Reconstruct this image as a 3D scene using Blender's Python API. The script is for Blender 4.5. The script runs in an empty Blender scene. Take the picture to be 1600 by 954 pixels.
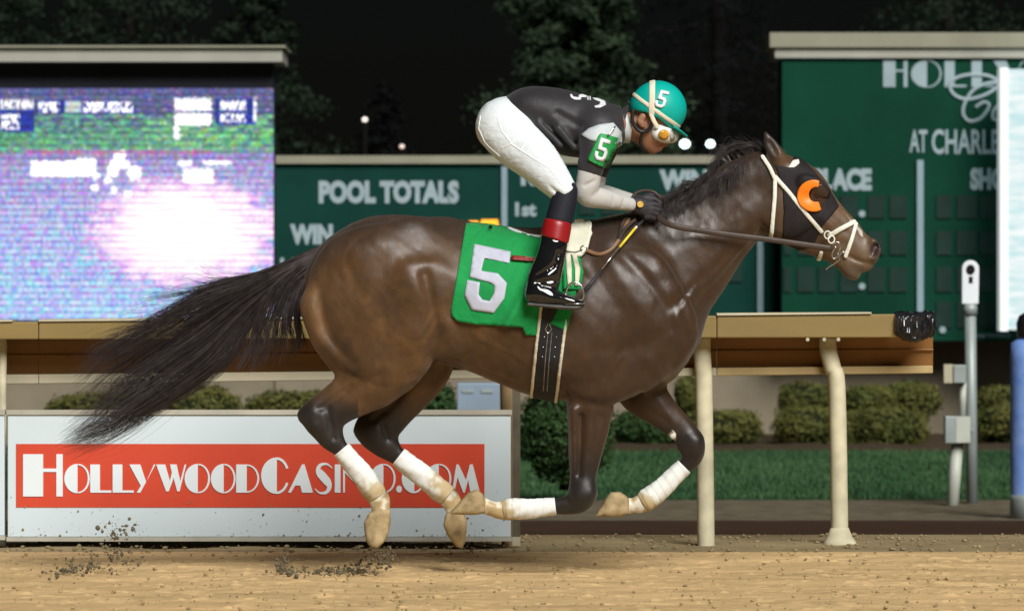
import bpy, bmesh, math, random
import numpy as np
from mathutils import Vector, Matrix

random.seed(7)
RNG = np.random.default_rng(7)
SC = bpy.context.scene
COL = SC.collection
R = math.radians

# ------------------------------------------------------------------ camera
CAM_Z, CAM_D, FOC, ROW0 = 1.2, 20.0, 7500.0, 445.0      # eye height, metres to the horse, focal length in photo pixels, horizon row
cam = bpy.data.cameras.new('camera'); camo = bpy.data.objects.new('camera', cam); COL.objects.link(camo)
camo.location = (0, -CAM_D, CAM_Z); camo.rotation_euler = (R(90), 0, 0)
cam.sensor_width = 36; cam.lens = 36 * FOC / 1600; cam.shift_y = -(477 - ROW0) / 1600
cam.clip_end = 3000; cam.dof.use_dof = True; cam.dof.focus_distance = CAM_D - 0.15; cam.dof.aperture_fstop = 6.3
SC.camera = camo

# ------------------------------------------------------------------ light: night sky, bank of floodlights behind the camera
SUN_EL, SUN_AZ = 38.0, 22.0                                  # elevation; azimuth to the right of straight behind the camera
w = bpy.data.worlds.new('World'); SC.world = w; w.use_nodes = True
nt = w.node_tree; bg = nt.nodes['Background']
sky = nt.nodes.new('ShaderNodeTexSky'); sky.sky_type = 'NISHITA'; sky.sun_disc = False
sky.sun_elevation = R(SUN_EL); sky.sun_rotation = R(180 - SUN_AZ)
nt.links.new(sky.outputs['Color'], bg.inputs['Color']); bg.inputs['Strength'].default_value = 0.0007
sun = bpy.data.lights.new('sun', 'SUN'); suno = bpy.data.objects.new('sun', sun); COL.objects.link(suno)
sun.energy = 4.6; sun.angle = R(30); sun.color = (1.0, 0.985, 0.95)
_d = Vector((-math.sin(R(SUN_AZ)) * math.cos(R(SUN_EL)), math.cos(R(SUN_AZ)) * math.cos(R(SUN_EL)), -math.sin(R(SUN_EL))))
suno.rotation_euler = _d.to_track_quat('-Z', 'Y').to_euler(); suno.location = (6, -22, 16)
SC.view_settings.view_transform = 'Standard'; SC.view_settings.look = 'None'
SC.view_settings.exposure = 0.05; SC.view_settings.gamma = 1.0
SC.cycles.use_denoising = True

# ------------------------------------------------------------------ small helpers
def P(px, py, Y=0.0):
    s = FOC / (CAM_D + Y)
    return ((px - 800) / s, Y, CAM_Z - (py - ROW0) / s)
def sc_at(Y): return FOC / (CAM_D + Y)

def lin(c):
    c = np.asarray(c, float) / 255.0
    return tuple(np.where(c <= 0.04045, c / 12.92, ((c + 0.055) / 1.055) ** 2.4))

def mat(name, color, rough=0.6, spec=0.4, noise=0.25, nscale=8.0, bump=0.0, bscale=40.0, metal=0.0, coat=0.0,
        color2=None, stretch=None, attr=None, emit=None, estr=0.0, sheen=0.0, detail=5.0, bdist=0.01):
    m = bpy.data.materials.new(name); m.use_nodes = True
    N, L = m.node_tree.nodes, m.node_tree.links
    b = N['Principled BSDF']
    b.inputs['Roughness'].default_value = rough; b.inputs['Specular IOR Level'].default_value = spec
    b.inputs['Metallic'].default_value = metal; b.inputs['Coat Weight'].default_value = coat
    if sheen: b.inputs['Sheen Weight'].default_value = sheen
    tc = N.new('ShaderNodeTexCoord'); mp = N.new('ShaderNodeMapping'); L.new(tc.outputs['Object'], mp.inputs['Vector'])
    if stretch: mp.inputs['Scale'].default_value = stretch
    nz = N.new('ShaderNodeTexNoise'); nz.inputs['Scale'].default_value = nscale; nz.inputs['Detail'].default_value = detail
    L.new(mp.outputs['Vector'], nz.inputs['Vector'])
    rp = N.new('ShaderNodeValToRGB'); rp.color_ramp.elements[0].position = 0.3; rp.color_ramp.elements[1].position = 0.7
    c = np.array(color[:3], float)
    c2 = np.array(color2[:3], float) if color2 is not None else np.clip(c * (1 + noise), 0, 1)
    c1 = c if color2 is not None else c * (1 - noise)
    rp.color_ramp.elements[0].color = (*c1, 1); rp.color_ramp.elements[1].color = (*c2, 1)
    L.new(nz.outputs['Fac'], rp.inputs['Fac'])
    out = rp.outputs['Color']
    if attr:
        a = N.new('ShaderNodeAttribute'); a.attribute_name = attr
        mx = N.new('ShaderNodeMix'); mx.data_type = 'RGBA'; mx.blend_type = 'MULTIPLY'; mx.inputs['Factor'].default_value = 1
        L.new(a.outputs['Color'], mx.inputs['A']); L.new(out, mx.inputs['B']); out = mx.outputs['Result']
    L.new(out, b.inputs['Base Color'])
    if bump:
        n2 = N.new('ShaderNodeTexNoise'); n2.inputs['Scale'].default_value = bscale; n2.inputs['Detail'].default_value = 6
        L.new(mp.outputs['Vector'], n2.inputs['Vector'])
        bp = N.new('ShaderNodeBump'); bp.inputs['Strength'].default_value = bump; bp.inputs['Distance'].default_value = bdist
        L.new(n2.outputs['Fac'], bp.inputs['Height']); L.new(bp.outputs['Normal'], b.inputs['Normal'])
    if emit is not None:
        b.inputs['Emission Color'].default_value = (*emit, 1); b.inputs['Emission Strength'].default_value = estr
    return m

def mesh_obj(name, verts, faces, m=None, parent=None, smooth=False, cols=None):
    me = bpy.data.meshes.new(name)
    verts = np.asarray(verts, np.float32).reshape(-1, 3)
    if isinstance(faces, np.ndarray):
        k = faces.shape[1]; nf = len(faces)
        me.vertices.add(len(verts)); me.vertices.foreach_set('co', verts.ravel())
        me.loops.add(nf * k); me.loops.foreach_set('vertex_index', faces.astype(np.int32).ravel())
        me.polygons.add(nf); me.polygons.foreach_set('loop_start', np.arange(0, nf * k, k, dtype=np.int32))
        me.update(calc_edges=True)
    else:
        me.from_pydata([tuple(map(float, v)) for v in verts], [], [tuple(map(int, f)) for f in faces]); me.update()
    if smooth: me.polygons.foreach_set('use_smooth', np.ones(len(me.polygons), bool))
    if cols is not None:
        ca = me.color_attributes.new('Col', 'FLOAT_COLOR', 'POINT')
        c4 = np.ones((len(verts), 4), np.float32); c4[:, :3] = cols; ca.data.foreach_set('color', c4.ravel())
    if m is not None: me.materials.append(m)
    o = bpy.data.objects.new(name, me); COL.objects.link(o)
    if parent is not None:
        o.parent = parent
        o.matrix_parent_inverse = parent.matrix_world.inverted()
    return o

def tag(o, label=None, cat=None, group=None, kind=None):
    if label: o['label'] = label
    if cat: o['category'] = cat
    if group: o['group'] = group
    if kind: o['kind'] = kind
    return o

def empty(name, loc, label, cat, group=None):
    o = bpy.data.objects.new(name, None); COL.objects.link(o); o.location = loc; o.empty_display_size = 0.1
    o.matrix_world = Matrix.Translation(loc)
    return tag(o, label, cat, group)

class MB:
    """collects simple shapes, built as one mesh"""
    def __init__(s): s.v = []; s.f = []
    def add(s, v, f):
        b = len(s.v); s.v += [tuple(map(float, p)) for p in v]; s.f += [tuple(i + b for i in q) for q in f]; return s
    def box(s, x0, x1, y0, y1, z0, z1):
        v = [(x, y, z) for z in (z0, z1) for y in (y0, y1) for x in (x0, x1)]
        return s.add(v, [(0, 2, 3, 1), (4, 5, 7, 6), (0, 1, 5, 4), (2, 6, 7, 3), (0, 4, 6, 2), (1, 3, 7, 5)])
    def pxbox(s, px0, px1, py0, py1, Y, depth):
        a = P(px0, py1, Y); b = P(px1, py0, Y)
        return s.box(a[0], b[0], Y, Y + depth, a[2], b[2])
    def quad8(s, f4, back4):
        return s.add(list(f4) + list(back4), [(0, 1, 2, 3), (7, 6, 5, 4), (0, 4, 5, 1), (1, 5, 6, 2), (2, 6, 7, 3), (3, 7, 4, 0)])
    def tube(s, pts, radii, n=10, cap=True, flat=None, up=(0, 1, 0)):
        pts = [np.array(p, float) for p in pts]
        if not hasattr(radii, '__len__'): radii = [radii] * len(pts)
        b = len(s.v); u = np.array(up, float)
        for i, p in enumerate(pts):
            a = pts[min(i + 1, len(pts) - 1)] - pts[max(i - 1, 0)]; a /= np.linalg.norm(a) + 1e-9
            e1 = u - a * (u @ a); e1 /= np.linalg.norm(e1) + 1e-9; e2 = np.cross(a, e1)
            r = radii[i]; ra, rb = (r if hasattr(r, '__len__') else (r, r))
            for k in range(n):
                t = 2 * math.pi * k / n
                s.v.append(tuple(p + e1 * ra * math.cos(t) + e2 * rb * math.sin(t)))
        for i in range(len(pts) - 1):
            for k in range(n):
                s.f.append((b + i * n + k, b + i * n + (k + 1) % n, b + (i + 1) * n + (k + 1) % n, b + (i + 1) * n + k))
        if cap:
            s.f.append(tuple(b + k for k in range(n))[::-1]); s.f.append(tuple(b + (len(pts) - 1) * n + k for k in range(n)))
        return s
    def prism(s, poly, Y, depth):
        n = len(poly); v = [P(x, y, Y) for x, y in poly]; v2 = [(p[0], Y + depth, p[2]) for p in v]
        return s.add(v + v2, [tuple(range(n))] + [tuple(range(2 * n - 1, n - 1, -1))] + [(i, i + n, (i + 1) % n + n, (i + 1) % n) for i in range(n)])
    def build(s, name, m=None, parent=None, smooth=False):
        o = mesh_obj(name, s.v, s.f, m, parent, smooth)
        bm = bmesh.new(); bm.from_mesh(o.data); bmesh.ops.recalc_face_normals(bm, faces=bm.faces); bm.to_mesh(o.data); bm.free()
        return o

def bevel(o, wd, seg=2):
    md = o.modifiers.new('bevel', 'BEVEL'); md.width = wd; md.segments = seg; md.limit_method = 'ANGLE'; return o

def crom(nodes, sub):
    A = np.array(nodes, float); n = len(A); out = []
    for i in range(n - 1):
        p0, p1, p2, p3 = A[max(i - 1, 0)], A[i], A[i + 1], A[min(i + 2, n - 1)]
        for t in np.arange(sub) / sub:
            out.append(0.5 * (2 * p1 + (p2 - p0) * t + (2 * p0 - 5 * p1 + 4 * p2 - p3) * t * t + (3 * p1 - p0 - 3 * p2 + p3) * t ** 3))
    out.append(A[-1]); return np.array(out)

# ------------------------------------------------------------------ implicit bodies
class Field:
    def __init__(s): s.ops = []
    def chain(s, nodes, k=0.03, sub=4, mode='add', side=(0, 1, 0), tag=''):
        """nodes (px, py, r_px, half width in m, Y)"""
        n = [];
        for q in nodes:
            px, py, r, ry = q[:4]; Y = q[4] if len(q) > 4 else 0.0
            p = P(px, py, Y); n.append((*p, r / sc_at(Y), ry))
        n = crom(n, sub) if len(n) > 1 and sub > 1 else np.array(n, float)
        n[:, 3:] = np.maximum(n[:, 3:], 0.0015)
        s.ops.append((n, k, mode, np.array(side, float), tag)); return s
    def ev(s, lo, hi, h, tags=None):
        lo = np.array(lo, float); hi = np.array(hi, float)
        dim = np.maximum(((hi - lo) / h).astype(int) + 1, 2)
        ax = [lo[i] + h * np.arange(dim[i]) for i in range(3)]
        F = np.full(dim, 0.5, np.float32)
        for n, k, mode, side, tg in s.ops:
            if tags and tg not in tags: continue
            rm = np.maximum(n[:, 3], n[:, 4]); pad = k + 0.03
            a = (n[:, :3] - rm[:, None]).min(0) - pad; b = (n[:, :3] + rm[:, None]).max(0) + pad
            i0 = np.clip(((a - lo) / h).astype(int), 0, dim); i1 = np.clip(((b - lo) / h).astype(int) + 2, 0, dim)
            if np.any(i1 <= i0): continue
            G = np.full(i1 - i0, 0.5, np.float32)
            segs = [(n[i], n[i + 1]) for i in range(len(n) - 1)] or [(n[0], n[0])]
            for q0, q1 in segs:
                r0 = max(q0[3], q0[4], q1[3], q1[4]) + pad
                a2 = np.minimum(q0[:3], q1[:3]) - r0; b2 = np.maximum(q0[:3], q1[:3]) + r0
                j0 = np.clip(((a2 - lo) / h).astype(int), i0, i1); j1 = np.clip(((b2 - lo) / h).astype(int) + 2, i0, i1)
                if np.any(j1 <= j0): continue
                X, Y, Z = (ax[i][j0[i]:j1[i]].astype(np.float32) for i in range(3))
                X = X[:, None, None]; Y = Y[None, :, None]; Z = Z[None, None, :]
                d = q1[:3] - q0[:3]; L2 = d @ d
                dx, dy, dz = X - q0[0], Y - q0[1], Z - q0[2]
                if L2 > 1e-12: t = np.clip((dx * d[0] + dy * d[1] + dz * d[2]) / L2, 0, 1)
                else: t = 0 * (dx + dy + dz)
                vx, vy, vz = dx - t * d[0], dy - t * d[1], dz - t * d[2]
                sd = side.copy()
                if L2 > 1e-12:
                    u = d / math.sqrt(L2); sd = sd - u * (sd @ u); sd /= np.linalg.norm(sd) + 1e-9
                vs = vx * sd[0] + vy * sd[1] + vz * sd[2]
                vr2 = np.maximum(vx * vx + vy * vy + vz * vz - vs * vs, 0)
                rn = q0[3] + t * (q1[3] - q0[3]); ry = q0[4] + t * (q1[4] - q0[4])
                k0 = np.sqrt(vr2 / rn ** 2 + vs * vs / ry ** 2); k1 = np.sqrt(vr2 / rn ** 4 + vs * vs / ry ** 4) + 1e-6
                D = np.where(k0 < 0.02, -np.minimum(rn, ry), k0 * (k0 - 1) / k1)
                sl = tuple(slice(j0[i] - i0[i], j1[i] - i0[i]) for i in range(3))
                G[sl] = np.minimum(G[sl], D)
            S = tuple(slice(i0[i], i1[i]) for i in range(3)); A = F[S]
            if mode == 'add':
                hh = np.maximum(k - np.abs(A - G), 0) / k; F[S] = np.minimum(A, G) - hh * hh * k * 0.25
            else:
                G = -G; hh = np.maximum(k - np.abs(A - G), 0) / k; F[S] = np.maximum(A, G) + hh * hh * k * 0.25
        return F, lo, h, ax

def surface(F, lo, h):
    s = F < 0; c = sum(s[i:s.shape[0] - 1 + i, j:s.shape[1] - 1 + j, k:s.shape[2] - 1 + k].astype(np.int8) for i in (0, 1) for j in (0, 1) for k in (0, 1))
    act = (c > 0) & (c < 8); I = np.argwhere(act); idx = np.full(act.shape, -1, np.int32); idx[act] = np.arange(len(I))
    acc = np.zeros((len(I), 3)); cnt = np.zeros(len(I))
    co = [(i, j, k) for i in (0, 1) for j in (0, 1) for k in (0, 1)]
    for a in co:
        for b in co:
            if sum(b) - sum(a) == 1 and sum(abs(b[q] - a[q]) for q in range(3)) == 1:
                fa = F[I[:, 0] + a[0], I[:, 1] + a[1], I[:, 2] + a[2]]; fb = F[I[:, 0] + b[0], I[:, 1] + b[1], I[:, 2] + b[2]]
                m = (fa < 0) != (fb < 0); t = np.where(m, fa / np.where(m, fa - fb, 1), 0)
                p = np.array(a)[None] + t[:, None] * (np.array(b) - np.array(a))[None]
                acc += p * m[:, None]; cnt += m
    V = lo + h * (I + acc / np.maximum(cnt, 1)[:, None])
    Q = []
    for d in range(3):
        u, v = (d + 1) % 3, (d + 2) % 3
        A = s; sl0 = [slice(None)] * 3; sl1 = [slice(None)] * 3; sl0[d] = slice(0, -1); sl1[d] = slice(1, None)
        x = A[tuple(sl0)] != A[tuple(sl1)]; E = np.argwhere(x)
        ok = (E[:, u] > 0) & (E[:, v] > 0) & (E[:, u] < idx.shape[u]) & (E[:, v] < idx.shape[v]); E = E[ok]
        inside = A[E[:, 0], E[:, 1], E[:, 2]]
        def g(du, dv):
            T = E.copy(); T[:, u] -= du; T[:, v] -= dv; return idx[T[:, 0], T[:, 1], T[:, 2]]
        q = np.stack([g(1, 1), g(0, 1), g(0, 0), g(1, 0)], 1); q[~inside] = q[~inside][:, ::-1]; Q.append(q)
    Q = np.concatenate(Q); Q = Q[(Q >= 0).all(1)]
    return V, Q

def relax(V, Q, it=2, lam=0.5):
    n = len(V); e = np.concatenate([Q[:, [0, 1]], Q[:, [1, 2]], Q[:, [2, 3]], Q[:, [3, 0]]])
    for _ in range(it):
        a = np.zeros_like(V); c = np.zeros(n)
        np.add.at(a, e[:, 0], V[e[:, 1]]); np.add.at(a, e[:, 1], V[e[:, 0]]); np.add.at(c, e[:, 0], 1); np.add.at(c, e[:, 1], 1)
        V = V + lam * (a / np.maximum(c, 1)[:, None] - V)
    return V

def to_px(V):
    s = FOC / (CAM_D + V[:, 1]); return 800 + V[:, 0] * s, ROW0 + (CAM_Z - V[:, 2]) * s

def near_y(F, lo, h):
    """Y of the surface facing the camera for each (x, z) column; nan where there is none"""
    s = F < 0; any_ = s.any(1); j = s.argmax(1)
    i, k = np.indices(j.shape); jm = np.maximum(j - 1, 0)
    fb = F[i, j, k]; fa = F[i, jm, k]; t = np.where(fa > fb, fa / np.maximum(fa - fb, 1e-6), 0)
    y = lo[1] + h * (jm + np.clip(t, 0, 1)); y = np.where(any_, y, np.nan); return y

class YMap:
    def __init__(s, Y, lo, h): s.Y, s.lo, s.h = Y, lo, h
    def __call__(s, x, z, default=None):
        i = np.clip(np.rint((np.asarray(x) - s.lo[0]) / s.h).astype(int), 0, s.Y.shape[0] - 1)
        k = np.clip(np.rint((np.asarray(z) - s.lo[2]) / s.h).astype(int), 0, s.Y.shape[1] - 1)
        y = s.Y[i, k]
        return np.where(np.isnan(y), 0.0 if default is None else default, y)

def seg_dist(X, Z, a, b):
    d = np.array(b) - np.array(a); t = np.clip(((X - a[0]) * d[0] + (Z - a[1]) * d[1]) / (d @ d + 1e-12), 0, 1)
    return np.hypot(X - a[0] - t * d[0], Z - a[1] - t * d[1])
def strip2d(X, Z, pts, wd):
    d = np.full(X.shape, 9.0)
    for a, b in zip(pts[:-1], pts[1:]): d = np.minimum(d, seg_dist(X, Z, a, b))
    return d - wd / 2
def poly2d(X, Z, pts):
    d = np.full(X.shape, 9.0); ins = np.zeros(X.shape, bool); n = len(pts)
    for i in range(n):
        a, b = pts[i], pts[(i + 1) % n]; d = np.minimum(d, seg_dist(X, Z, a, b))
        c = ((a[1] > Z) != (b[1] > Z)); xi = (b[0] - a[0]) * (Z - a[1]) / ((b[1] - a[1]) if b[1] != a[1] else 1e-9) + a[0]
        ins ^= c & (X < xi)
    return np.where(ins, -d, d)
def pxz(pts, Y=0.0): return [(P(x, y, Y)[0], P(x, y, Y)[2]) for x, y in pts]

def shell(field, name, m, parent, pts, wd=None, off=0.006, h=0.004, Y=-0.08, tags=None, ylim=None, smooth=2, cols=None):
    """a layer worn over a body: the body's surface grown by off, kept inside a side-view outline (or a strip of width wd px)"""
    q = pxz(pts, Y); A = np.array(q); mg = 0.03 + (wd or 0) / 375 / 2
    lo = np.array([A[:, 0].min() - mg, -0.42 if ylim is None else ylim[0], A[:, 1].min() - mg])
    hi = np.array([A[:, 0].max() + mg, 0.42 if ylim is None else ylim[1], A[:, 1].max() + mg])
    F, lo, h, ax = field.ev(lo, hi, h, tags)
    X, Z = np.meshgrid(ax[0], ax[2], indexing='ij')
    D = strip2d(X, Z, q, wd / 375) if wd else poly2d(X, Z, q)
    G = np.maximum(F - off, D[:, None, :])
    if ylim is not None:
        yy = ax[1][None, :, None]; G = np.maximum(G, np.maximum(yy - (ylim[1] - 0.004), (ylim[0] + 0.004) - yy))
    V, Q = surface(G.astype(np.float32), lo, h)
    if len(V) == 0: return None
    V = relax(V, Q, smooth)
    c = cols(V) if cols else None
    return mesh_obj(name, V, Q, m, parent, True, c)

def body(field, name, m, parent, lo, hi, h, smooth=2, cols=None, tags=None, post=None):
    F, lo, h, ax = field.ev(lo, hi, h, tags)
    if post: F = post(F, ax).astype(np.float32)
    V, Q = surface(F, lo, h); V = relax(V, Q, smooth)
    return mesh_obj(name, V, Q, m, parent, True, cols(V) if cols else None), (F, lo, h)

def vnoise(x, y, seed=0):
    """value noise on arrays"""
    xi = np.floor(x).astype(np.int64); yi = np.floor(y).astype(np.int64); fx = x - xi; fy = y - yi
    fx = fx * fx * (3 - 2 * fx); fy = fy * fy * (3 - 2 * fy)
    def hsh(a, b):
        v = (a * 374761393 + b * 668265263 + seed * 1442695041) & 0x7fffffff
        v = ((v ^ (v >> 13)) * 1274126177) & 0x7fffffff; return ((v ^ (v >> 16)) & 0xffff) / 65535.0
    return (hsh(xi, yi) * (1 - fx) + hsh(xi + 1, yi) * fx) * (1 - fy) + (hsh(xi, yi + 1) * (1 - fx) + hsh(xi + 1, yi + 1) * fx) * fy
def fbm(x, y, oct=4, seed=0):
    r = 0; a = 0.5
    for i in range(oct): r = r + a * vnoise(x * 2 ** i, y * 2 ** i, seed + i); a *= 0.5
    return r
def smooth01(e0, e1, x):
    t = np.clip((x - e0) / (e1 - e0), 0, 1); return t * t * (3 - 2 * t)

# ------------------------------------------------------------------ lettering
def text_obj(txt, px0, px1, py0, py1, Y, m, parent, bold=0.02, depth=0.004, name='lettering', shear=0.0):
    cu = bpy.data.curves.new('t', 'FONT'); cu.body = txt; cu.offset = bold; cu.extrude = 0.0; cu.resolution_u = 3; cu.shear = shear
    o = bpy.data.objects.new('t', cu); COL.objects.link(o); bpy.context.view_layer.update()
    me = bpy.data.meshes.new_from_object(o.evaluated_get(bpy.context.evaluated_depsgraph_get())); bpy.data.objects.remove(o)
    V = np.array([v.co[:] for v in me.vertices]); F = [tuple(p.vertices) for p in me.polygons]
    mn, mx = V.min(0), V.max(0); a = P(px0, py1, Y); b = P(px1, py0, Y)
    W = np.zeros((len(V), 3)); W[:, 0] = a[0] + (V[:, 0] - mn[0]) / (mx[0] - mn[0]) * (b[0] - a[0])
    W[:, 2] = a[2] + (V[:, 1] - mn[1]) / (mx[1] - mn[1]) * (b[2] - a[2]); W[:, 1] = Y
    bpy.data.meshes.remove(me)
    ob = mesh_obj(name, W, F, m, parent)
    md = ob.modifiers.new('thick', 'SOLIDIFY'); md.thickness = depth; md.offset = 0
    return ob

def deco(ch, x0, x1, y0, y1):
    """broad-and-hairline capitals as polygons in photo pixels (y down)"""
    w_, h_ = x1 - x0, y1 - y0; t = max(2.2, 0.055 * h_ * 1.2); k = 0.46 * w_
    def arc(cx, cy, rx, ry, a0, a1, n=16): return [(cx + rx * math.cos(R(a)), cy + ry * math.sin(R(a))) for a in np.linspace(a0, a1, n)]
    cx, cy, rx, ry = (x0 + x1) / 2, (y0 + y1) / 2, w_ / 2, h_ / 2
    if ch == 'H': return [[(x0, y0), (x0 + k * 1.1, y0), (x0 + k * 1.1, y1), (x0, y1)], [(x0 + k * 1.1, y0 + .34 * h_), (x1 - .16 * w_, y0 + .34 * h_), (x1 - .16 * w_, y0 + .42 * h_), (x0 + k * 1.1, y0 + .42 * h_)], [(x1 - .16 * w_, y0), (x1, y0), (x1, y1), (x1 - .16 * w_, y1)]]
    if ch == 'O': return [arc(cx + .04 * w_, cy, rx * 1.06, ry, 90, 270), arc(cx + .06 * w_, cy, rx * .94, ry, -90, 90) + arc(cx + .06 * w_, cy, rx * .94 - t, ry - t * .7, 90, -90)]
    if ch == 'C': return [arc(cx + .08 * w_, cy, rx * 1.12, ry, 90, 270), arc(cx + .08 * w_, cy, rx * .9, ry, -90, -25) + arc(cx + .08 * w_, cy, rx * .9 - t, ry - t, -25, -90), arc(cx + .08 * w_, cy, rx * .9 - t, ry - t, 90, 25) + arc(cx + .08 * w_, cy, rx * .9, ry, 25, 90)]
    if ch == 'L': return [[(x0, y0), (x0 + k, y0), (x0 + k, y1), (x0, y1)], [(x0 + k, y1 - t * 1.2), (x1, y1 - t * 1.2), (x1, y1), (x0 + k, y1)]]
    if ch == 'D': return [[(x0, y0), (x0 + k, y0), (x0 + k, y1), (x0, y1)], arc(x0 + k, cy, w_ - k, ry, -90, 90) + arc(x0 + k, cy, w_ - k - t, ry - t * .7, 90, -90)]
    if ch == 'I': return [[(x0, y0), (x1, y0), (x1, y1), (x0, y1)]]
    if ch == '.': return [arc(cx, cy, rx, ry, 0, 340)]
    if ch == 'Y': return [[(x0, y0), (x0 + .42 * w_, y0), (cx + .14 * w_, cy + .12 * h_), (x1 - t * .9, y0), (x1, y0), (x0 + .42 * w_, y1), (x0 + .28 * w_, y1), (cx - .06 * w_, cy + .26 * h_)]]
    if ch == 'W': return [[(x0, y0), (x0 + .3 * w_, y0), (x0 + .46 * w_, y0 + .62 * h_), (x0 + .52 * w_, y0 + .3 * h_), (x0 + .46 * w_, y0), (x0 + .68 * w_, y0), (x0 + .8 * w_, y0 + .62 * h_), (x1 - t * .9, y0), (x1, y0), (x0 + .78 * w_, y1), (x0 + .7 * w_, y1), (x0 + .58 * w_, y0 + .5 * h_), (x0 + .42 * w_, y1), (x0 + .33 * w_, y1)]]
    if ch == 'A': return [[(x0 + .56 * w_, y0), (x0 + .66 * w_, y0), (x1, y1), (x0 + .56 * w_, y1), (x0 + .49 * w_, y0 + .75 * h_), (x0 + .28 * w_, y0 + .75 * h_), (x0 + .12 * w_, y1), (x0, y1)]]
    if ch == 'M': return [[(x0, y1), (x0 + .16 * w_, y0), (x0 + .24 * w_, y0), (x0 + .5 * w_, y0 + .55 * h_), (x0 + .64 * w_, y0), (x0 + .74 * w_, y0), (x1, y1), (x0 + .66 * w_, y1), (x0 + .58 * w_, y0 + .55 * h_), (x0 + .46 * w_, y1), (x0 + .4 * w_, y1), (x0 + .2 * w_, y0 + .45 * h_), (x0 + .09 * w_, y1)]]
    if ch == 'N': return [[(x0, y1), (x0, y0), (x0 + .34 * w_, y0), (x1 - t, y0 + .62 * h_), (x1 - t, y0), (x1, y0), (x1, y1), (x1 - t * 1.6, y1), (x0 + t, y0 + .3 * h_), (x0 + t, y1)]]
    if ch == 'S':
        sp = crom([(.93, .16, .03), (.66, .03, .05), (.32, .07, .10), (.22, .26, .22), (.50, .47, .26), (.78, .70, .22), (.66, .93, .10), (.30, .97, .05), (.04, .84, .03)], 5)
        d = np.gradient(sp[:, :2], axis=0); d /= np.linalg.norm(d, axis=1)[:, None]; nn = np.stack([-d[:, 1], d[:, 0]], 1) * sp[:, 2:3] * .62
        a = sp[:, :2] + nn; b = sp[:, :2] - nn
        return [[(x0 + w_ * p[0], y0 + h_ * p[1]) for p in np.concatenate([a, b[::-1]])]]
    return []
def deco_word(word, spans, Y, m, parent, depth=0.004):
    for ch, (x0, x1, y0, y1) in zip(word, spans):
        mb = MB()
        for pl in deco(ch, x0, x1, y0, y1): mb.prism(pl, Y, depth)
        mb.build('letter', m, parent)

FIVE = [(0.16, 0), (1, 0), (1, .17), (.42, .17), (.42, .38), (.80, .38), (1, .52), (1, .84), (.80, 1), (.2, 1), (0, .84), (0, .64), (.28, .64), (.28, .76), (.36, .83), (.64, .83), (.72, .76), (.72, .6), (.64, .54), (.12, .54)]

# ================================================================== THE SETTING
def gz(D):
    return -0.5 * np.clip((np.asarray(D, float) - 23.1) / 11.6, 0, 1)

m_dirt = mat('track_sand', (0.66, 0.455, 0.225), 0.95, 0.1, nscale=5, color2=(0.43, 0.295, 0.145), bump=0.5, bscale=60, bdist=0.01, stretch=(0.25, 1.3, 1))
m_verge = mat('verge_sand', (0.32, 0.25, 0.135), 0.95, 0.1, nscale=3, color2=(0.22, 0.165, 0.09), bump=0.5, bscale=50)
m_ditch = mat('ditch_dark', (0.035, 0.018, 0.010), 0.95, 0.1, nscale=3, color2=(0.055, 0.03, 0.018))  # much darker brown than the verge and gravel beside it
m_gravel = mat('gravel_path', (0.15, 0.125, 0.085), 0.95, 0.1, nscale=6, color2=(0.085, 0.07, 0.045), bump=0.5, bscale=30)
m_lawn = mat('lawn_soil', (0.02, 0.055, 0.022), 0.95, 0.1, nscale=2, color2=(0.012, 0.035, 0.014))
m_mulch = mat('mulch', (0.04, 0.028, 0.018), 0.95, 0.1, nscale=6, color2=(0.07, 0.05, 0.03), bump=0.6, bscale=20)
m_far = mat('far_ground', (0.006, 0.008, 0.006), 0.95, 0.1, nscale=0.5)  # near black: unlit night distance put into the ground colour

# the track: one sheet, finely broken surface where the camera looks
def track():
    xs = np.concatenate([[-300, -120, -60, -25, -12, -6, -4], np.linspace(-3.1, 3.1, 760), [4, 6, 12, 25, 60, 120, 300]])
    ys = np.concatenate([[-80, -45, -25, -12, -6, -4], np.linspace(-3.0, 1.615, 520)])
    X, Yg = np.meshgrid(xs, ys, indexing='ij')
    fade = smooth01(3.1, 2.8, np.abs(X)) * smooth01(-3.0, -2.6, Yg)
    Z = 0.020 * (fbm(X * 2.2, Yg * 3.5, 4, 3) - 0.5) + 0.010 * (fbm(X * 11, Yg * 15, 3, 9) - 0.5)
    c = fbm(X * 17, Yg * 22, 2, 21); Z += 0.022 * np.clip(c - 0.50, 0, 1) * 2
    p = fbm(X * 5.5, Yg * 7, 2, 33); Z -= 0.085 * np.clip(p - 0.52, 0, 1)                    # hoof pocks
    Z += 0.010 * np.sin(Yg * 18 + 1.5 * fbm(X * .6, Yg * .6, 2, 5)) * fbm(X * .8, Yg * 2, 2, 8)   # harrow lines
    Z *= fade * smooth01(1.60, 1.40, Yg); V = np.stack([X, Yg, Z], -1).reshape(-1, 3); n, k = X.shape
    i = np.arange(n - 1)[:, None] * k + np.arange(k - 1)[None]
    Q = np.stack([i, i + k, i + k + 1, i + 1], -1).reshape(-1, 4)
    return tag(mesh_obj('race_track', V, Q, m_dirt, None, True), kind='structure')
track()

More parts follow.
